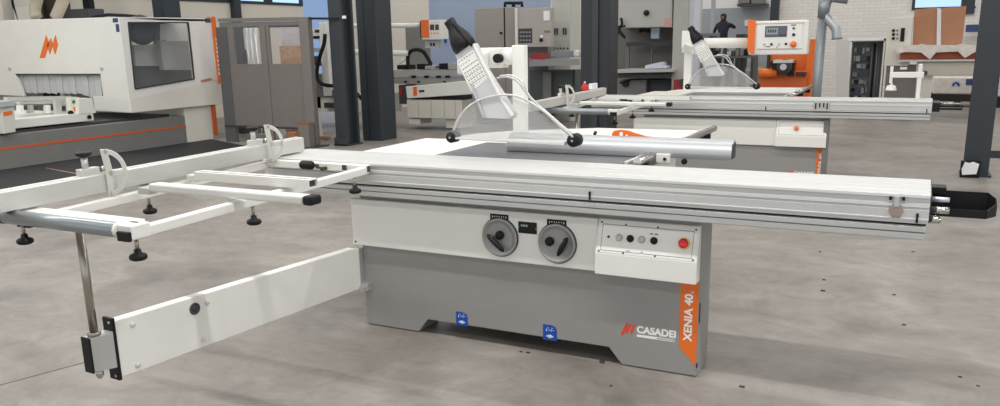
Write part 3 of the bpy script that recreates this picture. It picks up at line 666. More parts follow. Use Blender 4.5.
# interior seen through the pane
MB().box(-12.2, -12.1, 8.7, 10.1, .6, 1.88).build('inner_wall', mat('inner_grey', (190, 190, 186), .6), t)
XI = -11.2
polx(MB(), [(136, 26), (196, 22), (198, 50), (167, 50), (166, 40), (134, 42)], XI, -.3).build('spindle_housing', WHITE, t)
polx(MB(), [(134, 45), (166, 44), (168, 66), (136, 66)], XI, -.25).build('spindle_housing', WHITE, t)
q = onx(140, 30, -10.9); MB().lathe(q, (1, -.3, 0), [(0, .0), (.21, .0), (.23, .05), (.21, .12), (.12, .13), (0, .13)], 24).build('tool_magazine', DGREY, t)
polx(MB(), [(150, 24), (160, 24), (160, 40), (150, 42)], -11.0, -.1).build('belt_cover', mat('inner_dark', (92, 84, 84), .6), t)
polx(MB(), [(132, 64), (205, 64), (205, 95), (132, 100)], -11.3, -.8).build('inner_tray', MGREY, t)
polx(MB(), [(160, 41), (192, 41), (193, 70), (164, 70)], -10.95, -.1).build('inner_door', mat('inner_pale', (196, 196, 192), .5), t)
# brush curtain: strips
strips = [(16 + i * 6.5, 16 + i * 6.5 + 6.35) for i in range(13)]
mb = MB()
for i, (a, b) in enumerate(strips):
    lo = (97.0 if i > 10 else 95.0) if i > 9 else 92.0 + i * .1
    poly(mb, [(a, 75.5), (b, 75.5), (b + 2.0, lo + 1 + (i % 3) * .4), (a + 2.0, lo + (i % 2) * .3)], YF + .06 + .012 * (i % 2), .01)
cu = mb.build('strip_curtain', mat('curtain_grey', (196, 198, 200), .5, noise=.08, scale=14, stretch=(6, 1, .3)), t)
poly(MB(), [(17, 91), (95, 93), (95, 100), (20, 99)], 9.6, .05).build('inner_panel', mat('olive_grey', (140, 138, 124), .6), t)
q = PX(57, 90, 9.3); MB().cyl(q, q + Vector((0, 0, -.10)), .28, .20, 28).build('spindle_hood', BLACK, t)
poly(MB(), [(15.5, 73.8), (100, 73.8), (100.2, 75.2), (15.8, 75.2)], YF - .005, .03).build('curtain_rail', DGREY, cu)
mb = MB()
for a, b in ((10, 69), (102, 69)): q = PX(a, b, YF); mb.cyl(q, q + Vector((0, -.02, 0)), .022, n=12)
mb.build('cover_bolt', mat('bolt_grey', (185, 182, 175), .4), fr)
# orange mark on the cover
mb = MB()
poly(mb, [(39.5, 58), (45, 58), (51, 47), (49, 42), (46.5, 36)][:5], YF - .008, .008)
poly(mb, [(46.8, 48), (49.7, 36), (52.2, 44), (53, 48), (50.2, 55)], YF - .008, .008)
poly(mb, [(52.2, 46), (55.5, 35), (57.6, 44), (57, 48), (54.2, 55)], YF - .008, .008)
o = MB(); poly(o, [(39.5, 58), (44.5, 58), (49, 44), (46, 35)], YF - .008, .008); poly(o, [(47, 45), (49.7, 54.5), (52.4, 45), (50.8, 38)], YF - .008, .008); poly(o, [(52, 45), (54.8, 54.5), (57.6, 45), (55.2, 35)], YF - .008, .008)
o.build('orange_mark', ORANGE, fr)
o = MB(); poly(o, [(112.5, 18.2), (117.6, 18.0), (118, 22.3), (112.8, 22.5)], YF - .006, .006); o.build('transport_tape', NAVY, fr)
o = MB(); poly(o, [(115.4, 24.2), (118.6, 24.0), (119.4, 31.8), (116.2, 32)], YF - .006, .006); o.build('transport_tape', NAVY, fr)
polx(MB(), [(205.5, 18.3), (210.5, 18.3), (210.8, 22.5), (205.6, 22.5)], XF + .006, -.006).build('transport_tape', NAVY, t)
og = polx(MB(), [(212, 16.5), (215.2, 16.5), (222.6, 78), (219.8, 84), (218.8, 80)], XF + .03, -.12).build('orange_stripe', ORANGE, t)
mb = MB()
for i in range(9):
    yy = 38 + i * 4.3; xx = 216.3 + (yy - 38) * .086
    polx(mb, [(xx - .7, yy), (xx + .8, yy), (xx + .9, yy + 2.6), (xx - .3, yy + 2.6)], XF + .034, -.004)
mb.build('stripe_lettering', LWHITE, og)
polx(MB(), [(201, 80.2), (210, 78), (213, 79.5), (205, 82), (201, 82)], XF + .005, -.01).build('maker_mark', mat('pale_red', (190, 130, 110), .5), t)
MB().box(-12.6, -10.5, 9.6, 10.17, 0, .62).build('end_column', CREAM, t, .01)
MB().box(-10.56, -10.47, 10.17, 10.24, 0.06, .66).build('orange_stripe', DORANGE, t)
bed = MB().box(-12.4, -10.5, 2.5, 9.6, 0, .44).build('machine_bed', mat('bed_grey', (128, 126, 124), .45, noise=.03), t, .01)
MB().box(-10.51, -10.496, 2.5, 9.6, .255, .285).build('orange_line', DORANGE, bed)
MB().box(-12.2, -10.62, 2.5, 9.4, .44, .475).build('bed_rail', DGREY, bed)
cw = MB().box(-12.2, -10.58, 5.9, 8.02, .50, .62).build('work_carriage', WHITE, t, .01)
polx(MB(), [(79, 99), (92, 98), (96, 113), (79, 114)], -10.572, -.2).build('carriage_end', WHITE, t)
o = MB(); polx(o, [(1, 105), (14, 102), (16, 132), (4, 134)], -10.40, -.22); pst = o.build('carriage_post', mat('post_pale', (214, 212, 206), .45), t, .008)
o = MB(); polx(o, [(3.5, 112), (12, 110.5), (12.4, 114.5), (3.8, 115.8)], -10.394, -.006); o.build('orange_label', ORANGE, pst)
o = MB(); polx(o, [(-4, 102), (14, 100.5), (17, 104), (14, 106), (-4, 108)], -10.36, -.3); o.build('post_head', mat('pale_bluegrey', (176, 184, 188), .5), pst, .005)
for i, (a, b, c_, d_) in enumerate(((8, 97, 72, 101), (20, 101.5, 72, 104.5))):
    o = MB(); polx(o, [(a, b), (c_, b - 1), (c_, d_ - 1), (a, d_)], -11.0 + .1 * i, -.1); o.build('clamp_rail', ALUY, t)
for px in (20, 30, 47, 58):
    o = MB(); polx(o, [(px, 105), (px + 3.5, 105), (px + 4, 113), (px, 113.5)], -10.85, -.08); o.build('suction_pod', WHITE if px != 30 else ALU, t)
    o = MB(); polx(o, [(px + 5, 106), (px + 7.5, 106), (px + 7.5, 110), (px + 5, 110)], -10.85, -.06); o.build('pod_hose', DGREY, t)
o = MB(); polx(o, [(55, 99), (60, 98.5), (61, 116), (57, 116.5)], -10.75, -.06); o.build('rail_post', ALUY, t)
o = MB(); polx(o, [(70.5, 97.5), (79, 97), (80, 112), (71.2, 112.5)], -10.66, -.1); sw = o.build('switch_box', mat('switch_white', (225, 222, 210), .4), t)
o = MB(); polx(o, [(72.5, 100.5), (78.5, 100), (78.6, 103), (72.6, 103.4)], -10.65, -.01); o.build('green_button', mat('green_plastic', (38, 128, 78), .4), sw)
o = MB(); polx(o, [(74, 107), (79, 106), (79.4, 110.5), (74.4, 111.5)], -10.65, -.01); o.build('orange_button', ORANGE, sw)
q = onx(70, 113, -10.62); MB().cyl(q, q + Vector((.03, 0, 0)), .035).build('clamp_wheel', BLACK, t)
q = onx(89, 117, -10.57); MB().cyl(q, q + Vector((.02, 0, 0)), .028).build('carriage_bolt', BLACK, t)
# hoses and covers standing on the machine roof
RZ = 1.931
p0, p1 = PX(-25, 10, 8.9), PX(12, 10, 8.9); p2 = PX(18, 18, 8.9)
tag(MB().prism([(max(p0.x, -13.35), RZ), (p2.x, RZ), (p1.x, PX(12, 2, 8.9).z), (p1.x - .02, 2.9), (max(p0.x, -13.35), 2.9)], 8.9, 9.3).build('machine_cover', mat('cover_shade', (196, 194, 186), .5)), 'pale slanted cover on top of the white machining centre at the photo corner', 'machine cover')
for pts, lab in (([(37, 19), (35, 10), (38, -4), (42, -18)], 'left of the two beige hoses rising above the white machining centre'),
                 ([(55, 19), (60, 8), (66, -6), (72, -18)], 'right of the two beige hoses rising above the white machining centre')):
    pp_ = [PX(v.x, v.y, 9.0) for v in bez([(p[0], p[1], 0) for p in pts], 4)]; pp_[0].z = RZ
    pp_ = [v for v in pp_ if v.z >= RZ]
    tag(MB().tube(pp_, .088, 16).build('extraction_hose', BEIGEH), lab, 'hose', 'extraction hoses above the machining centre')
def roofbox(a, b, y, dep, top): return MB().box(PX(a, 10, y).x, PX(b, 10, y).x, y, y + dep, RZ, PX((a + b) / 2, top, y).z)
tag(roofbox(70, 88, 9.5, .3, 9).build('motor_box', DGREY), 'dark box between the beige hoses and the black duct, on the machine roof', 'motor')
tag(roofbox(25, 33, 9.3, .2, -30).build('machine_guard', DGREY), 'dark panel left of the beige hoses, on the machine roof', 'panel')
tag(roofbox(42, 55, 9.55, .3, -30).build('machine_guard', mat('shade_brown', (70, 62, 56), .6)), 'dark brown panel between the two beige hoses', 'panel')
tag(roofbox(83.5, 90, 9.9, .1, -30).build('cable_duct', BLACK), 'black upright cable duct right of the beige hoses', 'cable duct')
cpp = [PX(a, b, 9.4) for a, b in ((92, 17), (108, 14.8), (125, 15.6), (142, 17))]
for v in cpp: v.z = max(v.z, RZ + .028)
tag(MB().tube(cpp, .026, 8).build('black_cable', BLACK), 'black cable lying along the top of the white machining centre', 'cable')
# rubber mat
pm = [onz(a, b, 0) for a, b in ((-80, 228), (0, 207), (100, 185), (200, 163), (262, 149.5), (211, 139.5))]
pts = [(p.x, p.y) for p in pm] + [(-10.5, 10.1), (-10.5, 4.0)]
tag(MB().prism(pts, .001, .008, 'z').build('floor_mat', RUBBER), 'black rubber mat on the floor in front of the white machining centre', 'mat')
tag(MB().cyl(onz(46, 168, .012), onz(78, 174, .012), .006, n=8).build('wooden_dowel', WOOD), 'thin tan rod lying on the black rubber mat', 'rod')

# ---------------------------------------------------------------- grey partition
YP = 9.93
t = thing('safety_partition', (-9.2, YP, 0), 'grey metal safety partition with two clear panes right of the machining centre', 'partition')
poly(MB(), [(218, 18.5), (305, 17), (305, 20.5), (218, 22)], YP, .08).build('top_rail', TAUPE, t)
poly(MB(), [(219, 22.5), (305, 21), (305, 27), (219.5, 28)], YP + .01, .06).build('header_panel', MGREY, t)
pr = MB().box(ony(303, 60, YP).x, ony(312, 60, YP).x, YP - .04, YP + .06, 0.02, ony(305, 17, YP).z).build('corner_post', TAUPE, t, .004)
MB().box(ony(303, 60, YP).x - .04, ony(312, 60, YP).x + .12, YP - .10, YP + .12, 0, .02).build('post_foot', DGREY, t)
xm0, xm1 = ony(262, 60, YP).x, ony(268, 60, YP).x
zt, zw, zb = 1.79, 1.225, .275
xl, xr = ony(221, 80, YP).x, ony(303.5, 80, YP).x
MB().box(xm0, xm1, YP - .015, YP + .035, .06, zt).build('mullion', TAUPE, t)
MB().box(xl, xl + .22, YP - .01, YP + .05, .0, zt).build('mullion', mat('slate_grey', (96, 94, 94), .5), t)
for a, b in ((xl + .22, xm0), (xm1, xr)):
    MB().box(a, b, YP, YP + .03, zb, zw).build('solid_panel', TAUPE, t)
    MB().box(a, b, YP + .01, YP + .016, zw, zt).build('clear_pane', clear('pane_faint', (200, 200, 200), .08), t)
MB().box(xl + .22, xl + .34, YP, YP + .03, zw, zt).box(xm1, xm1 + .06, YP, YP + .03, zw, zt).build('pane_edge', TAUPE, t)
MB().box(xl, xr, YP - .02, YP + .04, zb - .03, zb).build('bottom_rail', DGREY, t)
tag(MB().beam(PX(307, 18.5, 9.93), PX(340, 18.6, 10.13), .03, .03).build('tie_bar', BLACK), 'black bar joining the grey partition to the slim left column', 'bar')
tag(bx(MB(), (280, 46), (302, 64), 10.9, .2, -PX(291, 64, 10.9).z, 0).build('plywood_crate', WOOD), 'wooden crate seen through the right pane of the grey partition', 'crate')
tag(bx(MB(), (281, 28), (302, 46), 10.95, .15).build('wrapped_load', mat('lilac_wrap', (196, 192, 200), .5, noise=.08)), 'pale wrapped load on top of the wooden crate behind the partition', 'load')
for px, lab in ((246, 'left of the three metal tubes behind the left partition pane'), (250.5, 'middle of the three metal tubes behind the left partition pane'), (255, 'right of the three metal tubes behind the left partition pane')):
    q = PX(px, 28, 11.2); tag(MB().cyl((q.x, 11.2, 0), (q.x, 11.2, q.z + .15 * (px != 246)), .028, n=14).build('metal_tube', ALU), lab, 'tube', 'tubes behind the partition')
cb_ = PX(234, 50, 11.0); tag(MB().box(PX(231, 50, 11).x, PX(237, 50, 11).x, 11, 11.3, 0, cb_.z).build('control_box', DGREY), 'small dark box low behind the left partition pane', 'box')
g = thing('metal_bracket', tuple(onz(318, 139, 0)), 'white upright angle bracket standing on the floor right of the grey partition', 'bracket')
ygb = onz(318, 139, 0).y
poly(MB(), [(316, 113), (318, 113), (320.5, 136.5), (315, 137.5)], ygb, .06).build('upright', WHITE, g)
poly(MB(), [(314, 137.4), (326, 136.6), (327, 138.6), (315, 140.2)], ygb - .02, .12).build('foot_plate', CARD, g)
# ---------------------------------------------------------------- grey block with brown top behind the fence end
q = onz(304, 147.5); yb = q.y
b_ = thing('end_block', (q.x, yb, 0), 'grey block with brown top on the floor behind the right end of the front fence', 'block')
x0, x1 = PX(298.5, 135, yb).x, PX(309, 135, yb).x; z1 = PX(303, 125, yb).z
MB().box(x0, x1, yb, yb + .12, 0.01, z1).build('block_body', TAUPE, b_)
MB().box(x0, x1, yb, yb + .12, z1, z1 + .025).build('block_cap', PLYW, b_)
MB().box(x0 - .03, x1 + .12, yb - .08, yb + .17, 0, .01).build('block_foot', DGREY, b_)
yb2 = 8.6
x0 = PX(286.5, 135, yb2).x; x1 = PX(295, 135, yb2).x; z1 = PX(290, 132.5, yb2).z
tag(MB().box(x0, x1, yb2, yb2 + .10, 0, z1).build('wood_offcut', PLYW), 'small brown wooden block left of the grey block behind the front fence', 'wood')

# ---------------------------------------------------------------- machine with beams in the left middle
Y = 12.6
t = thing('throughfeed_machine', (PX(430, 110, Y).x, Y + .5, 0), 'white beam machine with orange edged console between the left columns and grey cabinet', 'machine')
tb(MB(), [(322, 25.5), (420, 25.5)], Y, .042, 16).build('guide_tube', WHITE, t)
tb(MB(), [(322, 51), (409, 53.5)], Y, .05, 16).build('guide_tube', WHITE, t)
c = bx(MB(), (421.5, 20), (441, 39.5), Y - .1, .25).build('console', WHITE, t, .01)
bx(MB(), (421, 20), (428.5, 37.5), Y - .115, .02).build('console_edge', ORANGE, c)
bx(MB(), (420.0, 21), (422.5, 38), Y - .10, .25).build('console_back', BLACK, c)
bx(MB(), (430, 24.5), (434, 30), Y - .108, .01).build('screen', DGREY, c); bx(MB(), (435.2, 24.5), (438.5, 30), Y - .108, .01).build('screen', DGREY, c)
mb = MB()
for px in (431, 434, 437): bx(mb, (px, 32.5), (px + 1.2, 34), Y - .108, .01)
mb.build('console_keys', ORANGE, c)
s_ = bx(MB(), (425, 40), (438, 48), Y, .1).build('socket_box', mat('socket_grey', (176, 180, 184), .5), t)
bx(MB(), (430, 43), (431.5, 46), Y - .01, .01).build('socket', BLACK, s_); bx(MB(), (433, 43), (434.5, 46), Y - .01, .01).build('socket', BLACK, s_)
pst = bx(MB(), (321, 22), (328, 96), Y - .2, .2).box(PX(322, 60, Y).x - .5, PX(322, 60, Y).x + 1.4, Y - .1, Y + .5, .28, .62).build('machine_post', WHITE, t, .01)
bx(MB(), (313, 28), (322, 40), Y - .1, .2).build('control_box', WHITE, t); bx(MB(), (314.5, 29.5), (320, 32.5), Y - .12, .02).build('display', DGREY, t); bx(MB(), (313, 36), (321, 38.5), Y - .12, .02).build('control_strip', BLACK, t)
bx(MB(), (314, 48), (321, 52), Y - .1, .2).build('clamp_unit', ALU, t); bx(MB(), (314, 56), (319, 66), Y - .1, .2).build('clamp_unit', DGREY, t)
MB().tube(bez([PX(a, b, Y - .35) for a, b in ((325, 34), (324, 44), (320, 56), (317, 70), (318, 80), (325, 85), (338, 86), (348, 88), (356, 93), (362, 99))], 4), .035, 8).build('black_cable', BLACK, t)
bx(MB(), (314, 90), (334, 97), Y - .15, .3).build('lower_beam', MGREY, t); bx(MB(), (314, 74), (320, 108), Y - .1, .25).build('machine_leg', MGREY, t); bx(MB(), (324, 103), (337, 108), Y - .2, .3).build('foot_block', DGREY, t)
bx(MB(), (351, 60), (361, 110), Y, .3).build('machine_leg', CREAM, t)
# rail table
RT = bx(MB(), (376, 70), (476, 76.5), Y + .1, .3).build('rail', ALU, t); bx(MB(), (376, 77.5), (474, 84), Y + .05, .25).build('rail', mat('rail_grey', (160, 160, 158), .45, .4), t)
mb = MB()
for px in (378, 386, 411, 424, 436, 445): bx(mb, (px, 75.5), (px + 4, 78), Y + .02, .03)
for px in (381, 404, 417, 443): bx(mb, (px, 81), (px + 2.2, 82.6), Y + .02, .03)
mb.build('rail_slots', BLACK, RT)
for a, b, c_, d in ((397, 65, 408, 69.5), (417, 64, 425, 69.5), (439, 63.5, 447, 69.5)): bx(MB(), (a, b), (c_, d), Y + .1, .25).build('clamp_pad', BLACK, t)
bx(MB(), (448, 63), (462, 69), Y + .1, .25).build('clamp_slide', ALU, t); bx(MB(), (425, 66), (436, 69), Y + .1, .25).build('clamp_slide', ALU, t)
MB().tube(bez([PX(a, b, Y) for a, b in ((408, 66), (408, 56), (411, 51), (417, 49.5), (423, 51.5), (427, 57), (431, 64))], 4), .035, 8).build('cable_loop', BLACK, t)
tb(MB(), [(399, 64), (406, 58)], Y, .02).build('lever', WHITE, t)
# sloping white beam and cabinet below
o = poly(MB(), [(405.5, 86.5), (476, 80), (476, 94), (407, 98.5)], Y - .1, .25).build('cross_beam', WHITE, t, .01)
poly(MB(), [(413, 87), (416.5, 86.6), (416.8, 95.5), (413.4, 96)], Y - .11, .01).build('orange_label', ORANGE, o); poly(MB(), [(419, 90.2), (424, 89.8), (424, 92), (419, 92.4)], Y - .11, .01).build('maker_mark', DGREY, o)
bx(MB(), (399, 85), (407, 104), Y, .3).build('end_unit', DGREY, t); bx(MB(), (399.5, 88), (402, 95), Y - .02, .02).build('red_cap', DRED, t)
o = bx(MB(), (407, 100), (462, 118.5), Y - .05, .5).build('base_cabinet', mat('base_cream', (216, 212, 202), .5, noise=.02), t, .01)
mb = MB()
for px in (418, 431, 444, 455): bx(mb, (px, 101), (px + .5, 117), Y - .053, .004)
mb.build('panel_joint', mat('joint_shade', (170, 166, 158), .6), o)
bx(MB(), (407, 92), (464, 101), Y + .1, .3).build('dark_backing', DGREY, t); bx(MB(), (409, 118.5), (420, 124), Y, .4).build('machine_foot', CREAM, t); bx(MB(), (446, 117), (462, 128), Y + .05, .4).build('machine_foot', CREAM, t)  # plain dark grey box fills the gap between beam and base cabinet
for px, lab in ((443.3, 'upper'),):
    tag(bx(MB(), (443.5, 21.5), (445.2, 25), WY - .03, .03).build('wall_sign', BLUE), 'upper of two tiny blue signs on the pale blue wall left of the black spout', 'sign')
    tag(bx(MB(), (444, 37), (446, 43), WY - .03, .03).build('wall_sign', BLUE), 'lower of two tiny blue signs on the pale blue wall left of the black spout', 'sign')

# ---------------------------------------------------------------- grey cabinet machine
Y = 13.6
t = thing('edge_sander', (PX(515, 60, Y).x, Y + .5, 0), 'taupe grey cabinet machine standing behind the foreground saw guard', 'machine')
TAUPEL = mat('taupe_light', (156, 150, 144), .5, noise=.02)
def col_box(a, b, y, dep, z0, m, name, par): 
    x0, x1 = PX(a[0], 30, y).x, PX(b[0], 30, y).x; z1 = PX((a[0] + b[0]) / 2, a[1], y).z; zz = z0 if z0 is not None else PX((a[0] + b[0]) / 2, b[1], y).z
    return MB().box(x0, x1, y, y + dep, zz, z1).build(name, m, par, .008)
col_box((475, 8), (504.5, 60), Y + .1, .9, 0, TAUPEL, 'side_cabinet', t)
col_box((505, 7.5), (515.5, 60), Y + .1, .9, 0, TAUPEL, 'cabinet_door', t)
o = col_box((515.8, 8), (551.5, 47), Y, .12, None, mat('cabinet_grey', (176, 171, 164), .5, noise=.02), 'control_cabinet', t)
bx(MB(), (515.0, 8), (517.6, 47), Y - .03, .03).build('cabinet_edge', CREAM, o)
lab = bx(MB(), (518.5, 28.5), (532, 43), Y - .008, .008).build('control_label', DGREY, o)
mb = MB()
for r_ in range(3):
    for k in range(4): bx(mb, (519.6 + k * 3, 31.5 + r_ * 4), (521.6 + k * 3, 33 + r_ * 4), Y - .012, .004)
mb.build('label_marks', mat('label_pale', (150, 152, 156), .5), lab)
bx(MB(), (543.5, 11), (549.5, 20.5), Y - .008, .008).build('notice', LWHITE, o); bx(MB(), (544, 30.5), (550, 32.5), Y - .008, .008).build('notice', mat('notice_brown', (140, 120, 105), .6), o)
q = PX(541.5, 40, Y); MB().cyl(q, q + Vector((0, -.04, 0)), .03).build('door_lock', BLACK, o); q = PX(541.8, 36.5, Y); MB().cyl(q, q + Vector((0, -.02, 0)), .025).build('round_label', LWHITE, o)
q = PX(501.5, 33, Y + .1); MB().cyl(q, q + Vector((0, -.04, 0)), .02).build('door_lock', BLACK, t)
bx(MB(), (504, 8), (504.7, 60), Y + .09, .01).build('door_gap', BLACK, t)
for a in (505, 514):
    MB().tube([PX(x, y_, Y + .3) for x, y_ in ((a, 7), (a, 3), (a + 8, 3), (a + 8, 7))], .03, 8).build('lifting_eye', BLACK, t)
col_box((520, 47), (548, 60), Y + .25, .3, 0, MGREY, 'machine_body', t)
bx(MB(), (531, 53.5), (543.5, 60), Y - .1, .3).build('red_cover', DRED, t)
o = MB().slab([PX(529, 60.5, Y - .4), PX(580, 59, Y - .4), PX(580, 59, Y + .2), PX(529, 58, Y + .2)], (0, 0, -.10)).build('worktable', mat('table_grey', (150, 150, 150), .4, .4), t)
bx(MB(), (530, 70), (575, 100), Y + .2, .4).build('stand', mat('stand_slate', (78, 82, 86), .5), t); bx(MB(), (543, 72), (551, 98), Y + .1, .1).build('stand_leg', MGREY, t)
bx(MB(), (560, 70), (571, 92), Y + .1, .1).build('stand_door', mat('stand_green', (70, 80, 76), .5), t)
t = thing('tall_cabinet', (PX(560, 60, 14.6).x, 14.8, 0), 'tall pale grey cabinet with two handles left of the middle column', 'cabinet')
o = col_box((551.8, -10), (570.5, 60), 14.6, .5, 0, mat('cabinet_pale', (200, 200, 192), .5), 'cabinet_body', t)
for px in (556, 564.5):
    MB().tube([PX(px - 1.3, 28.5, 14.58), PX(px + 1.3, 28.5, 14.58), PX(px + 1.3, 34, 14.58), PX(px - 1.3, 34, 14.58)], .012, 8, True).build('cabinet_handle', BLACK, t)
mb = MB()
for px in (554, 557, 560, 563, 567): bx(mb, (px, 47.5), (px + 1, 49), 14.58, .02)
mb.build('cabinet_screw', BLACK, o)
zb_ = PX(580, 58.6, 13.3).z + .03; tag(MB().box(PX(551, 55, 13.28).x, PX(579, 55, 13.28).x, 13.28, 13.45, zb_, PX(565, 51, 13.28).z).build('storage_bin', mat('bin_bluegrey', (128, 134, 140), .5), bevel=.01), 'blue grey bin on the worktable in front of the tall pale cabinet', 'bin')
z_ = zb_; tag(MB().box(PX(573, 55, 13.12).x, PX(579.5, 55, 13.12).x, 13.12, 13.25, z_, z_ + .11).build('white_bag', WRAP, bevel=.03), 'white bag on the worktable before the right end of the blue grey bin', 'bag')

# items on the rear fence
q = Vector((-3.02, 7.93, .991))
bo = thing('red_bottle', (-3.10, 8.05, .991), 'red plastic bottle standing on the end of the rear saw fence', 'bottle')
MB().lathe((-3.07, 7.98, .992), (0, 0, 1), [(0, 0), (.034, 0), (.036, .01), (.036, .035), (.026, .055), (.013, .066), (.012, .075), (0, .076)], 20).build('bottle_body', RED, bo)
MB().cyl((-3.07, 7.98, 1.066), (-3.07, 7.98, 1.08), .010).build('bottle_cap', LWHITE, bo)
tag(MB().box(-3.09, -3.05, 8.14, 8.30, .992, 1.05).build('white_box', LWHITE, bevel=.005), 'small white box right of the red bottle on the rear fence', 'box')
bo = thing('stop_motor', (-3.03, 7.5, .99), 'black clamp unit on the rear saw fence left of its D-shaped stop', 'clamp')
MB().box(-3.06, -2.99, 7.40, 7.52, .992, 1.05).build('clamp_body', BLACK, bo, .006); MB().cyl((-3.02, 7.43, 1.05), (-3.02, 7.43, 1.075), .02).build('clamp_dial', CHROME, bo)

# ---------------------------------------------------------------- band saw
Y = 12.8
t = thing('panel_sizing_saw', (PX(650, 60, Y).x, Y + .4, 0), 'tall light grey machine with open throat and table right of the middle column', 'machine')
LG = mat('bandsaw_grey', (184, 184, 180), .5, noise=.03, scale=1)
o = bx(MB(), (612, -60), (673, 27.5), Y, .8).build('upper_head', LG, t, .01)
q = PX(647, 13, Y); MB().lathe(q, (0, -1, 0), [(0, 0), (.035, 0), (.045, .02), (.04, .06), (0, .07)], 16).build('head_knob', BLACK, o)
bx(MB(), (664, 18), (672, 27), Y - .006, .006).build('faded_label', PINK, o)
MB().box(PX(672.5, 50, Y - .1).x, PX(686.5, 50, Y - .1).x, Y - .1, Y + .8, 0, PX(680, -60, Y).z).build('side_column', mat('column_cream', (178, 178, 170), .5, noise=.02), t)
tag(MB().box(PX(686.5, 50, Y).x, PX(693.5, 50, Y).x, Y, Y + .35, 0, 5).build('white_pillar', mat('pillar_white', (206, 211, 222), .6)), 'narrow white pillar beside the light grey machine, left of the far hall', 'pillar')
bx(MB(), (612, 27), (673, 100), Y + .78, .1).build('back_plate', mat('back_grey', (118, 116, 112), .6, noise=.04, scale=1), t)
bx(MB(), (626, 42), (672, 46), Y + .4, .12).build('guide_arm', DGREY, t); bx(MB(), (626, 46), (629, 69), Y + .5, .05).build('guide_post', MGREY, t); bx(MB(), (651, 46), (652, 69), Y + .5, .05).build('guide_post', MGREY, t)
poly(MB(), [(614, 70), (672, 69), (672, 72), (614, 73)], Y - .35, .9).build('table_top', LG, t); bx(MB(), (616, 73.5), (670, 78), Y - .2, .7).build('table_frame', DGREY, t)
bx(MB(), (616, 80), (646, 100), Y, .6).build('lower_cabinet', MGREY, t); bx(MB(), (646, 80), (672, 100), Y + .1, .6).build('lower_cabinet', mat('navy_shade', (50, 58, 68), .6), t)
q = PX(625, 84, Y - .05); MB().cyl(q, q + Vector((0, .1, 0)), .05).tube([PX(620, 83, Y - .05), PX(630, 80, Y - .05)], .015).build('hand_lever', BLACK, t)
mb = MB().tube(bez([PX(a, b, Y - .1) for a, b in ((621, 18), (622, 24), (619, 30), (623, 36))], 4), .022, 8).tube([PX(617, 27, Y - .1), PX(625, 26, Y - .1)], .018).tube([PX(617, 35, Y - .1), PX(620, 31, Y - .1), PX(625, 38, Y - .1)], .02)
mb.build('blade_guide', BLACK, t)
tb(MB(), [(640, 31), (644, 30), (650, 31)], Y + .3, .03).build('lock_lever', BLACK, t); bx(MB(), (651, 27.5), (659, 38.5), Y + .3, .05).build('scale_card', mat('card_blue', (176, 196, 216), .5), t)
p_ = thing('paper_stack', tuple(PX(653, 70, Y - .1)), 'pale stack of boards lying on the table of the light grey machine', 'boards')
poly(MB(), [(645, 65.5), (661, 62), (662, 66), (666, 66.6), (666, 68.3), (645, 68.8)], Y - .25, .3).build('board_stack', mat('lilac_white', (206, 208, 222), .5), p_, .004)
rb = thing('red_box', tuple(PX(677, 88, 12.5)), 'dark red box at the foot of the white column right of the light grey machine', 'box')
bx(MB(), (673.5, 79.5), (681.5, 90), 12.5, .12, -.9, 0).build('box_body', DRED, rb, .005)
q = PX(682.5, 82.5, 12.45); MB().cyl(q, q + Vector((0, .1, 0)), .055).build('box_wheel', DGREY, rb)

# ---------------------------------------------------------------- console of the rear saw (hangs from its guard post)
OY = 9.35
par = saw2
def sub(o): return o
shiftv = Vector((.02, 4.93, 0))
def L2(mb):      # world -> coordinates of the rear saw
    mb.v = [tuple(Vector(v) - shiftv) for v in mb.v]; return mb
tube_ = L2(MB().cyl(PX(690, 43, 9.73), PX(750, 43, 9.5), .055, n=20)).build('console_arm', WHITE, par)
L2(MB().box(PX(683, 40, 9.7).x, PX(694, 40, 9.7).x, 9.63, 9.80, 1.38, 1.57)).build('arm_head', WHITE, par, .01)
co_ = L2(bx(MB(), (749, 20.5), (808, 54.5), OY, .16)).build('control_console', WHITE, par, .012)
L2(poly(MB(), [(748, 19.5), (755.5, 20.5), (754, 54), (747.5, 52)], OY - .02, .2)).build('console_side', ORANGE, co_)
L2(bx(MB(), (757, 24), (802, 49), OY - .012, .014)).build('console_plate', PLATEW, co_)
mb = MB(); bx(mb, (756, 23), (804, 24), OY - .014, .014); bx(mb, (757, 48.4), (802, 49), OY - .014, .004); L2(mb).build('plate_edge', mat('edge_tan', (190, 170, 150), .5), co_)
sc_ = L2(bx(MB(), (765, 26), (787, 37), OY - .018, .008)).build('console_display', mat('display_grey', (92, 96, 106), .35), co_)
mb = MB(); bx(mb, (766.5, 28), (778, 34.5), OY - .021, .004); L2(mb).build('display_glass', SCREEN, sc_)
mb = MB()
for k in range(5): bx(mb, (768 + k * 1.8, 29.5), (769 + k * 1.8, 32.5), OY - .023, .003)
for k in range(3): bx(mb, (779.5 + k * 2.4, 34.5), (781 + k * 2.4, 35.8), OY - .023, .003)
L2(mb).build('display_digits', LBLACK, sc_)
for px, py, m_, r in ((764.5, 44.5, mat('button_grey', (196, 196, 192), .35), .014), (771.5, 44.3, BLACK, .013), (779, 44.2, mat('button_grey', (196, 196, 192), .35), .014), (786, 44, BLACK, .013), (793.7, 28.2, DGREY, .012), (793.7, 34.7, BLACK, .015)):
    q = PX(px, py, OY - .012); L2(MB().cyl(q, q + Vector((0, -.012, 0)), r, n=16)).build('console_button', m_, co_)
q = PX(793.3, 44.2, OY - .012); L2(MB().lathe(q, (0, -1, 0), [(0, 0), (.02, 0), (.033, .012), (.030, .024), (0, .027)], 20)).build('console_stop', ORANGE, co_)
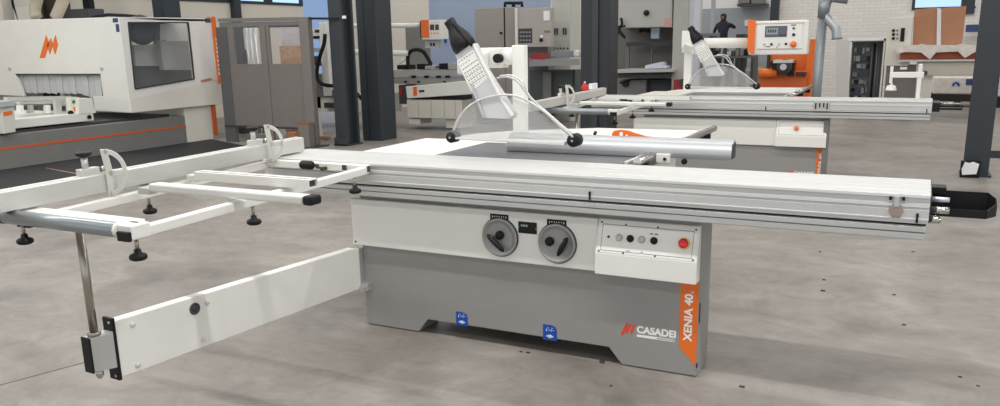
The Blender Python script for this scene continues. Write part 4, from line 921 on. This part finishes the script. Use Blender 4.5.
mb = MB(); bx(mb, (766, 46.3), (770, 47.1), OY - .014, .003); bx(mb, (776, 46.6), (778, 47.3), OY - .014, .003); bx(mb, (791, 24.6), (796, 25.6), OY - .014, .003); L2(mb).build('console_marks', DGREY, co_)
# dust hose feet: cable conduit beside the rear saw base
L2(MB().box(PX(822, 150, 8.36).x, PX(827, 150, 8.36).x, 8.36, 8.42, 0, .72)).build('cable_conduit', MGREY, par)

# ---------------------------------------------------------------- orange machine
Y = 13.0
t = thing('boring_machine', (PX(785, 70, Y).x, Y + .3, 0), 'orange machine with dark drill head under the hanging console', 'machine')
bx(MB(), (768, 53), (808, 82), Y + .1, .5).build('rear_panel', ORANGE, t, .01); MB().box(PX(806, 60, Y).x, PX(813.5, 60, Y).x, Y, Y + .5, 0, PX(810, 39, Y).z).build('side_panel', ORANGE, t, .01)
MB().box(PX(760, 75, Y).x, PX(808, 75, Y).x, Y - .1, Y + .6, 0, PX(785, 71, Y).z).build('lower_body', DORANGE, t, .02)
q = PX(763, 73, Y - .2); MB().cyl(q + Vector((-.05, 0, 0)), q + Vector((.2, 0, 0)), .07, .05).build('motor_cover', ORANGE, t)
q = PX(784, 67, Y - .25); dh = MB().lathe(q, (0, -1, 0), [(0, -.2), (.11, -.2), (.11, 0), (.10, .02), (.06, .03), (0, .04)], 24).build('drill_head', DGREY, t)
q2 = PX(775, 64, Y - .2); MB().cyl(q2, q2 + Vector((0, -.06, 0)), .06).build('pulley', BLACK, t)
bx(MB(), (773, 60), (793, 63), Y - .3, .2).build('head_bar', ALU, t); bx(MB(), (788, 61), (793.5, 76), Y - .2, .2).build('head_block', BLACK, t); bx(MB(), (772, 66), (777, 75), Y - .2, .15).build('head_block', DGREY, t)
q3 = PX(783.5, 67, Y - .30); MB().cyl(q3, q3 + Vector((0, -.03, 0)), .045).build('hub_cap', ALU, t)
bx(MB(), (796, 72), (806, 76), Y - .15, .1).build('cable_tray', mat('brown_black', (70, 42, 30), .6), t)
bx(MB(), (766.5, 55), (769, 78), Y, .1).build('dark_edge', FRAME, t)

# ---------------------------------------------------------------- dust pipe
t = thing('extraction_pipe', (PX(817, 80, 11.5).x, 11.5, 0), 'galvanised extraction pipe with side branch in front of the white brick wall', 'pipe')
Y = 11.5
xb_ = PX(818, 60, Y).x
MB().cyl((xb_, Y, 0), (xb_ + .02, Y, 1.70), .058).cyl((xb_ + .02, Y, 1.70), (xb_ + .04, Y, 1.95), .062, .085).cyl((xb_ + .04, Y, 1.95), (xb_ + .05, Y, 5), .10).build('main_pipe', DUCTM, t)
MB().tube(bez([PX(a, b, Y) for a, b in ((822, 12), (827, 18), (833, 25), (836, 30), (836.5, 38.5))], 4), .055, 16).build('side_branch', mat('flex_duct', (190, 194, 198), .35, .6), t)
MB().cyl(PX(837, 37, Y), PX(837, 39.5, Y), .065).build('branch_collar', DUCTM, t)
MB().tube([PX(a, b, Y) for a, b in ((822, -4), (832, -2), (848, 0))], .05, 12).build('cross_pipe', DUCTM, t)

# ---------------------------------------------------------------- open electrical cabinet
Y = 17.2
t = thing('electrical_cabinet', (PX(860, 90, Y).x, Y + .2, 0), 'open electrical cabinet full of dark components below the brick wall', 'cabinet')
x0, x1 = PX(849, 60, Y).x, PX(884, 60, Y).x; zt = PX(866, 39, Y).z
MB().box(x0, x0 + .03, Y, Y + .4, 0, zt).box(x1 - .03, x1, Y, Y + .4, 0, zt).box(x0, x1, Y, Y + .4, zt - .04, zt).box(x0, x1, Y + .36, Y + .4, 0, zt).build('cabinet_frame', WHITE, t)
poly(MB(), [(836, 39), (849, 40), (849, 100), (836, 100)], Y - .01, .03).build('open_door', mat('door_pale', (212, 210, 206), .5), t)
bx(MB(), (848, 38), (884, 40.5), Y - .02, .05).build('top_edge', LWHITE, t)
MB().box(x0 + .03, x1 - .05, Y + .33, Y + .36, .1, zt - .04).build('mounting_plate', mat('plate_slate', (104, 110, 112), .5), t)
random.seed(3)
cols_ = [mat('comp_mid', (128, 132, 130), .5), mat('comp_grey', (112, 118, 118), .5), BLACK, mat('comp_navy', (60, 68, 92), .5), mat('comp_pale', (150, 156, 152), .5)]
for r_ in range(7):
    zz = zt - .16 - r_ * .15; xx = x0 + .06
    while xx < x1 - .28:
        w_ = random.uniform(.03, .09); h_ = random.uniform(.06, .11)
        MB().box(xx, min(xx + w_, x1 - .26), Y + .26 - random.uniform(0, .03), Y + .33, zz - h_, zz).build('component', random.choice(cols_), t); xx += w_ + random.uniform(.006, .03)
for k in range(4): MB().cyl((x1 - .23 + k * .045, Y + .28, .2), (x1 - .23 + k * .045, Y + .28, zt - .08), .014).build('cable_run', cols_[(k + 1) % 3], t)

# ---------------------------------------------------------------- machine on the right with cardboard
Y = 17.0
t = thing('conveyor_machine', (PX(930, 90, Y).x, Y + .5, 0), 'pale machine with long wrapped conveyor left of the right column', 'machine')
o = bx(MB(), (886, 17), (911, 66), Y + .1, .8).build('upright_cabinet', CREAM, t, .01)
MB().box(PX(885, 80, Y).x, PX(916, 80, Y).x, Y + .15, Y + .9, 0, PX(900, 66, Y).z).build('lower_cabinet', TAUPE, t)
for py in (30.5, 34.5, 38.5):
    q = PX(893.5, py, Y + .1); MB().cyl(q, q + Vector((0, -.02, 0)), .026).build('indicator', BLACK, o); q = PX(897.3, py, Y + .1); MB().cyl(q, q + Vector((0, -.012, 0)), .018).build('dial', LGREY, o)
bx(MB(), (900.5, 28), (904.5, 41.5), Y + .08, .02).build('louvre', BLACK, o)
bx(MB(), (897, 46.5), (990, 50.5), Y - .1, .9).build('conveyor_bed', WHITE, t)
bx(MB(), (900, 51.5), (990, 59), Y, .7).build('brown_band', mat('band_brown', (176, 92, 52), .5, noise=.1), t)
bx(MB(), (899, 59.5), (990, 61.5), Y - .08, .8).build('side_rail', ALU, t); bx(MB(), (916, 62), (990, 76), Y, .7).build('conveyor_beam', mat('beam_cream', (206, 200, 186), .5), t, .01)
MB().box(PX(922, 85, Y).x, PX(932, 85, Y).x, Y + .1, Y + .5, 0, PX(927, 76, Y).z).build('conveyor_leg', CREAM, t)
bx(MB(), (900, 67), (907, 69.5), Y - .12, .04).build('name_strip', LWHITE, t); q = PX(925, 73, Y - .05); MB().cyl(q, q + Vector((0, -.03, 0)), .04).build('roller_end', DGREY, t)
# crumpled wrap: ragged strip
rg = [(896, 46), (902, 44.5), (912, 46.5), (922, 43.8), (930, 46), (940, 44.6), (952, 46.4), (962, 43.6), (972, 45.6), (985, 44.5), (985, 51), (974, 52.5), (965, 58), (958, 51.5), (944, 52), (936, 52.5), (930, 59.5), (921, 52.5), (905, 52), (897, 54)]
tag(poly(MB(), rg, Y - .16, .045).build('plastic_film', WRAP), 'crumpled clear film hanging over the front of the wrapped conveyor', 'plastic film')
zc_ = PX(930, 45.5, Y).z
for a, b, tp, lab in ((912.5, 937, 8.5, 'left of the two brown cardboard sheets standing on the conveyor'), (941, 966, 7, 'right of the two brown cardboard sheets standing on the conveyor')):
    tag(MB().slab([PX(a, 45, Y + .2), PX(b - (0 if a < 920 else 4), 45, Y + .2), PX(b + .5, tp - 1, Y + .2), PX(a + (2 if a < 920 else .5), tp + 1, Y + .2)], (0, .12, 0)).build('cardboard_pack', CARD, bevel=.006), lab, 'cardboard', 'cardboard packs on the conveyor')
tag(poly(MB(), [(937.2, 8), (940.6, 8), (940, 45.5), (936.5, 45.5)], Y + .17, .02).build('packing_strap', mat('strap_white', (222, 222, 230), .5)), 'white strap between the two brown cardboard sheets', 'strap')
bx(MB(), (966, 24.5), (985, 32), 21.6, .2).build('beam', NAVY).__setitem__('kind', 'structure')
bpy.data.objects['beam'].name = 'trim_4'

# pallets with wrapped goods
Y = 19.6
t = thing('pallet_load', (PX(950, 95, Y).x, Y + .4, 0), 'white wrapped pallet load under the conveyor beam', 'pallet')
MB().box(PX(931, 98, Y).x, PX(985, 98, Y).x, Y, Y + .8, .12, .26).build('pallet_deck', mat('pallet_black', (34, 28, 24), .7), t)
for k in range(3):
    xx = PX(931, 98, Y).x + k * .45; MB().box(xx, xx + .10, Y, Y + .8, 0, .12).build('pallet_block', mat('pallet_black', (34, 28, 24), .7), t)
o = MB().box(PX(933, 85, Y).x, PX(984, 85, Y).x, Y + .05, Y + .75, .26, PX(950, 77, Y).z).build('wrapped_goods', WRAP, t, .03)
tb(MB(), [(953, 86), (953.5, 83.5), (956, 82.3), (958.5, 83.5), (959, 86)], Y + .04, .02).build('blue_arch_mark', BLUE, o)
bx(MB(), (966, 79), (974, 85), Y + .03, .03).build('blue_mark', NAVY, o)
t = thing('pallet_load', (PX(995, 90, 19.6).x, 19.9, 0), 'wrapped load right of the right dark column at the photo edge', 'pallet')
MB().box(PX(989, 98, 19.6).x, PX(1060, 98, 19.6).x, 19.6, 20.4, 0, .22).build('pallet_deck', mat('pallet_black', (34, 28, 24), .7), t)
MB().box(PX(989, 85, 19.6).x, PX(1060, 85, 19.6).x, 19.65, 20.3, .22, PX(992, 63, 19.6).z).build('wrapped_goods', WRAP, t, .03)
# ---------------------------------------------------------------- far hall
FZ = .5
struct('platform', MB().box(-20, xh, 26, FY, 0, FZ), FLOOR).name = 'trim_5'
Y = 29.5
px_ = PX(723, 30, Y).x
sk_me = bpy.data.meshes.new('person'); sv = [(0, 0, .92), (0, 0, 1.15), (0, .01, 1.40), (0, 0, 1.54), (0, -.01, 1.66), (0, -.01, 1.74),
    (-.20, 0, 1.42), (-.30, .02, 1.20), (-.30, -.04, .98), (.20, 0, 1.42), (.42, -.02, 1.30), (.24, -.12, 1.46), (-.10, 0, .88), (-.11, 0, .48), (-.12, 0, .08), (-.12, -.14, .05), (.10, 0, .88), (.11, .02, .48), (.12, .04, .08), (.12, -.10, .05)]
se = [(0, 1), (1, 2), (2, 3), (3, 4), (4, 5), (2, 6), (6, 7), (7, 8), (2, 9), (9, 10), (10, 11), (0, 12), (12, 13), (13, 14), (14, 15), (0, 16), (16, 17), (17, 18), (18, 19)]
sr = [.17, .17, .17, .07, .105, .09, .09, .07, .05, .09, .07, .05, .11, .075, .055, .045, .11, .075, .055, .045]
sk_me.from_pydata(sv, se, []); po = bpy.data.objects.new('person', sk_me); COL.objects.link(po)
md = po.modifiers.new('skin', 'SKIN'); md.use_smooth_shade = True
for i, v in enumerate(sk_me.skin_vertices[0].data): v.radius = (sr[i], sr[i] * .8); v.use_root = (i == 0)
po.modifiers.new('sub', 'SUBSURF').levels = 1
dg = bpy.context.evaluated_depsgraph_get(); pm_ = bpy.data.meshes.new_from_object(po.evaluated_get(dg)); bpy.data.objects.remove(po)
po = bpy.data.objects.new('person', pm_); COL.objects.link(po); po.location = (px_, Y, FZ - .0)
pm_.materials.clear(); pm_.materials.append(mat('dark_clothes', (36, 40, 50), .8)); ROOTS['person'] = Vector((px_, Y, FZ))
tag(po, 'person in dark clothes standing with one arm bent up in the far hall', 'person')
MB().lathe((px_, Y - .01, FZ + 1.60), (0, 0, 1), [(.0, 0), (.09, .02), (.108, .08), (.10, .14), (.06, .185), (0, .195)], 16).build('hair', mat('dark_hair', (34, 30, 30), .8), po)
MB().lathe((px_, Y - .09, FZ + 1.58), (0, -.4, 1), [(.0, 0), (.045, .02), (.055, .07), (.04, .12), (0, .13)], 14).build('face', mat('skin_tone', (128, 96, 80), .6), po)
for a, b, c_, d, m_, nm, lb, ct in (((736, 34), (745, 38.5), 28.5, .6, DGREY, 'dark_trolley', 'dark low trolley right of the person in the far hall', 'trolley'),
                         ((700, 33), (716, 38), 27.2, .6, mat('bench_grey', (120, 124, 128), .6), 'work_bench', 'grey bench left of the person in the far hall', 'bench'),
                         ((709, 36), (714, 38), 26.5, .4, BLACK, 'black_case', 'small black case in front of the grey far bench', 'case'),
                         ((744.5, 20), (748.5, 26), FY - .12, .12, LWHITE, 'white_barrel', 'small white barrel set against the far grey wall left of the console', 'barrel')):  # white barrel moved onto the wall, not a light fitting
    z0 = ony((a[0] + b[0]) / 2, b[1], c_).z
    tag(bx(MB(), a, b, c_, d, (FZ - z0) if nm != 'white_barrel' else 0, 0).build(nm, m_, bevel=.02), lb, ct)
rk = thing('storage_rack', tuple(PX(751, 4, 33)), 'dark shelf with two pale crates high on the far white wall', 'shelf')
bx(MB(), (737, 3.5), (765.5, 6), 33.2, .8).build('shelf_board', DGREY, rk)
tag(bx(MB(), (738, -3), (749.5, 3.3), 33.3, .6).build('grey_crate', MGREY), 'left pale grey crate on the high far shelf', 'crate', 'crates on the far shelf')
tag(bx(MB(), (751.5, -3), (763.5, 3.3), 33.3, .6).build('grey_crate', MGREY), 'right pale grey crate on the high far shelf', 'crate', 'crates on the far shelf')
for px, lab in ((711.5, 'left of two thin posts near the far grey wall'),):
    q = PX(px, 38, 31); tag(MB().box(q.x - .06, q.x + .06, 31, 31.2, FZ, 5).build('thin_post', mat('post_pale2', (176, 180, 184), .6)), 'thin pale post left of the person in the far hall', 'post')
# clutter on the low benches beyond the rear guard
random.seed(5)
ct_ = thing('assembly_bench', tuple(Vector((PX(735, 55, 20).x, 20, 0))), 'low bench carrying dark machine parts beyond the rear saw arm', 'bench')
MB().box(PX(712, 52, 20).x, PX(752, 52, 20).x, 20, 20.8, PX(730, 56, 20).z - .05, PX(730, 56, 20).z).build('bench_top', mat('bench_brown', (98, 92, 88), .6), ct_)
for k in range(4):
    xx = PX(713 + k * 12.5, 52, 20).x; MB().box(xx, xx + .06, 20.1, 20.7, 0, PX(730, 56, 20).z - .05).build('bench_leg', DGREY, ct_)
zt_ = PX(730, 56, 20).z
for k in range(9):
    xx = PX(713 + k * 4.3, 52, 20).x; h_ = random.uniform(.06, .17)
    tag(MB().box(xx, xx + random.uniform(.06, .1), 20.1, 20.35, zt_, zt_ + h_).build('machine_part', random.choice([DGREY, MGREY, NAVY, ALU, BLACK]), bevel=.01), 'small machine part lying on the low bench beyond the rear saw', 'machine part', 'parts on the low bench')
# small debris on the floor
random.seed(11); mb = MB()
for px, py in ((820, 252), (824, 280), (823, 291), (913, 252), (894, 295), (904, 325), (521, 352), (528, 353), (602, 363), (602, 362), (978, 386), (960, 377), (611, 386), (742, 387), (560, 341)):
    q = onz(px, py); s = random.uniform(.006, .013); mb.box(q.x - s, q.x + s, q.y - s * .6, q.y + s * .6, 0, s * .5)
tag(mb.build('floor_debris', DGREY), 'specks of dark debris scattered over the concrete floor', 'debris', kind='stuff')
j0, j1 = onz(-40, 396), onz(90, 361)
MB().beam((j0.x, j0.y, .0008), (j1.x, j1.y, .0008), .004, .0015).build('floor_joint', DGREY).name = 'trim_6'
bpy.data.objects['trim_6']['kind'] = 'structure'
# ================================================================ light
for yy, kk in ((-1.2, 1.0), (2.2, 2.7), (5.6, 1.5), (9.0, 1), (12.4, 1), (15.7, 1), (19.2, 1.6), (24, 1), (28.5, 1), (32, 1)):  # near rows follow the shadows; rearmost rows added to brighten dark far walls
    a = bpy.data.lights.new('ceiling_and_fill_lamp', 'AREA'); a.shape = 'RECTANGLE'; a.size = 18; a.size_y = .14; a.energy = LAMP * kk
    a.color = (1.0, .985, .955)
    o = bpy.data.objects.new('ceiling_and_fill_lamp', a); COL.objects.link(o); o.location = (-4, yy, 4.95)
w = bpy.data.worlds.new('world'); SC.world = w; w.use_nodes = True
w.node_tree.nodes['Background'].inputs[0].default_value = (.93, .97, 1.0, 1); w.node_tree.nodes['Background'].inputs[1].default_value = WORLD
vs = SC.view_settings; vs.view_transform = 'Standard'; vs.look = 'None'; vs.gamma = 1; vs.use_curve_mapping = False; vs.exposure = EXPO
SC.cycles.max_bounces = 6; SC.cycles.transparent_max_bounces = 12; SC.cycles.use_denoising = True
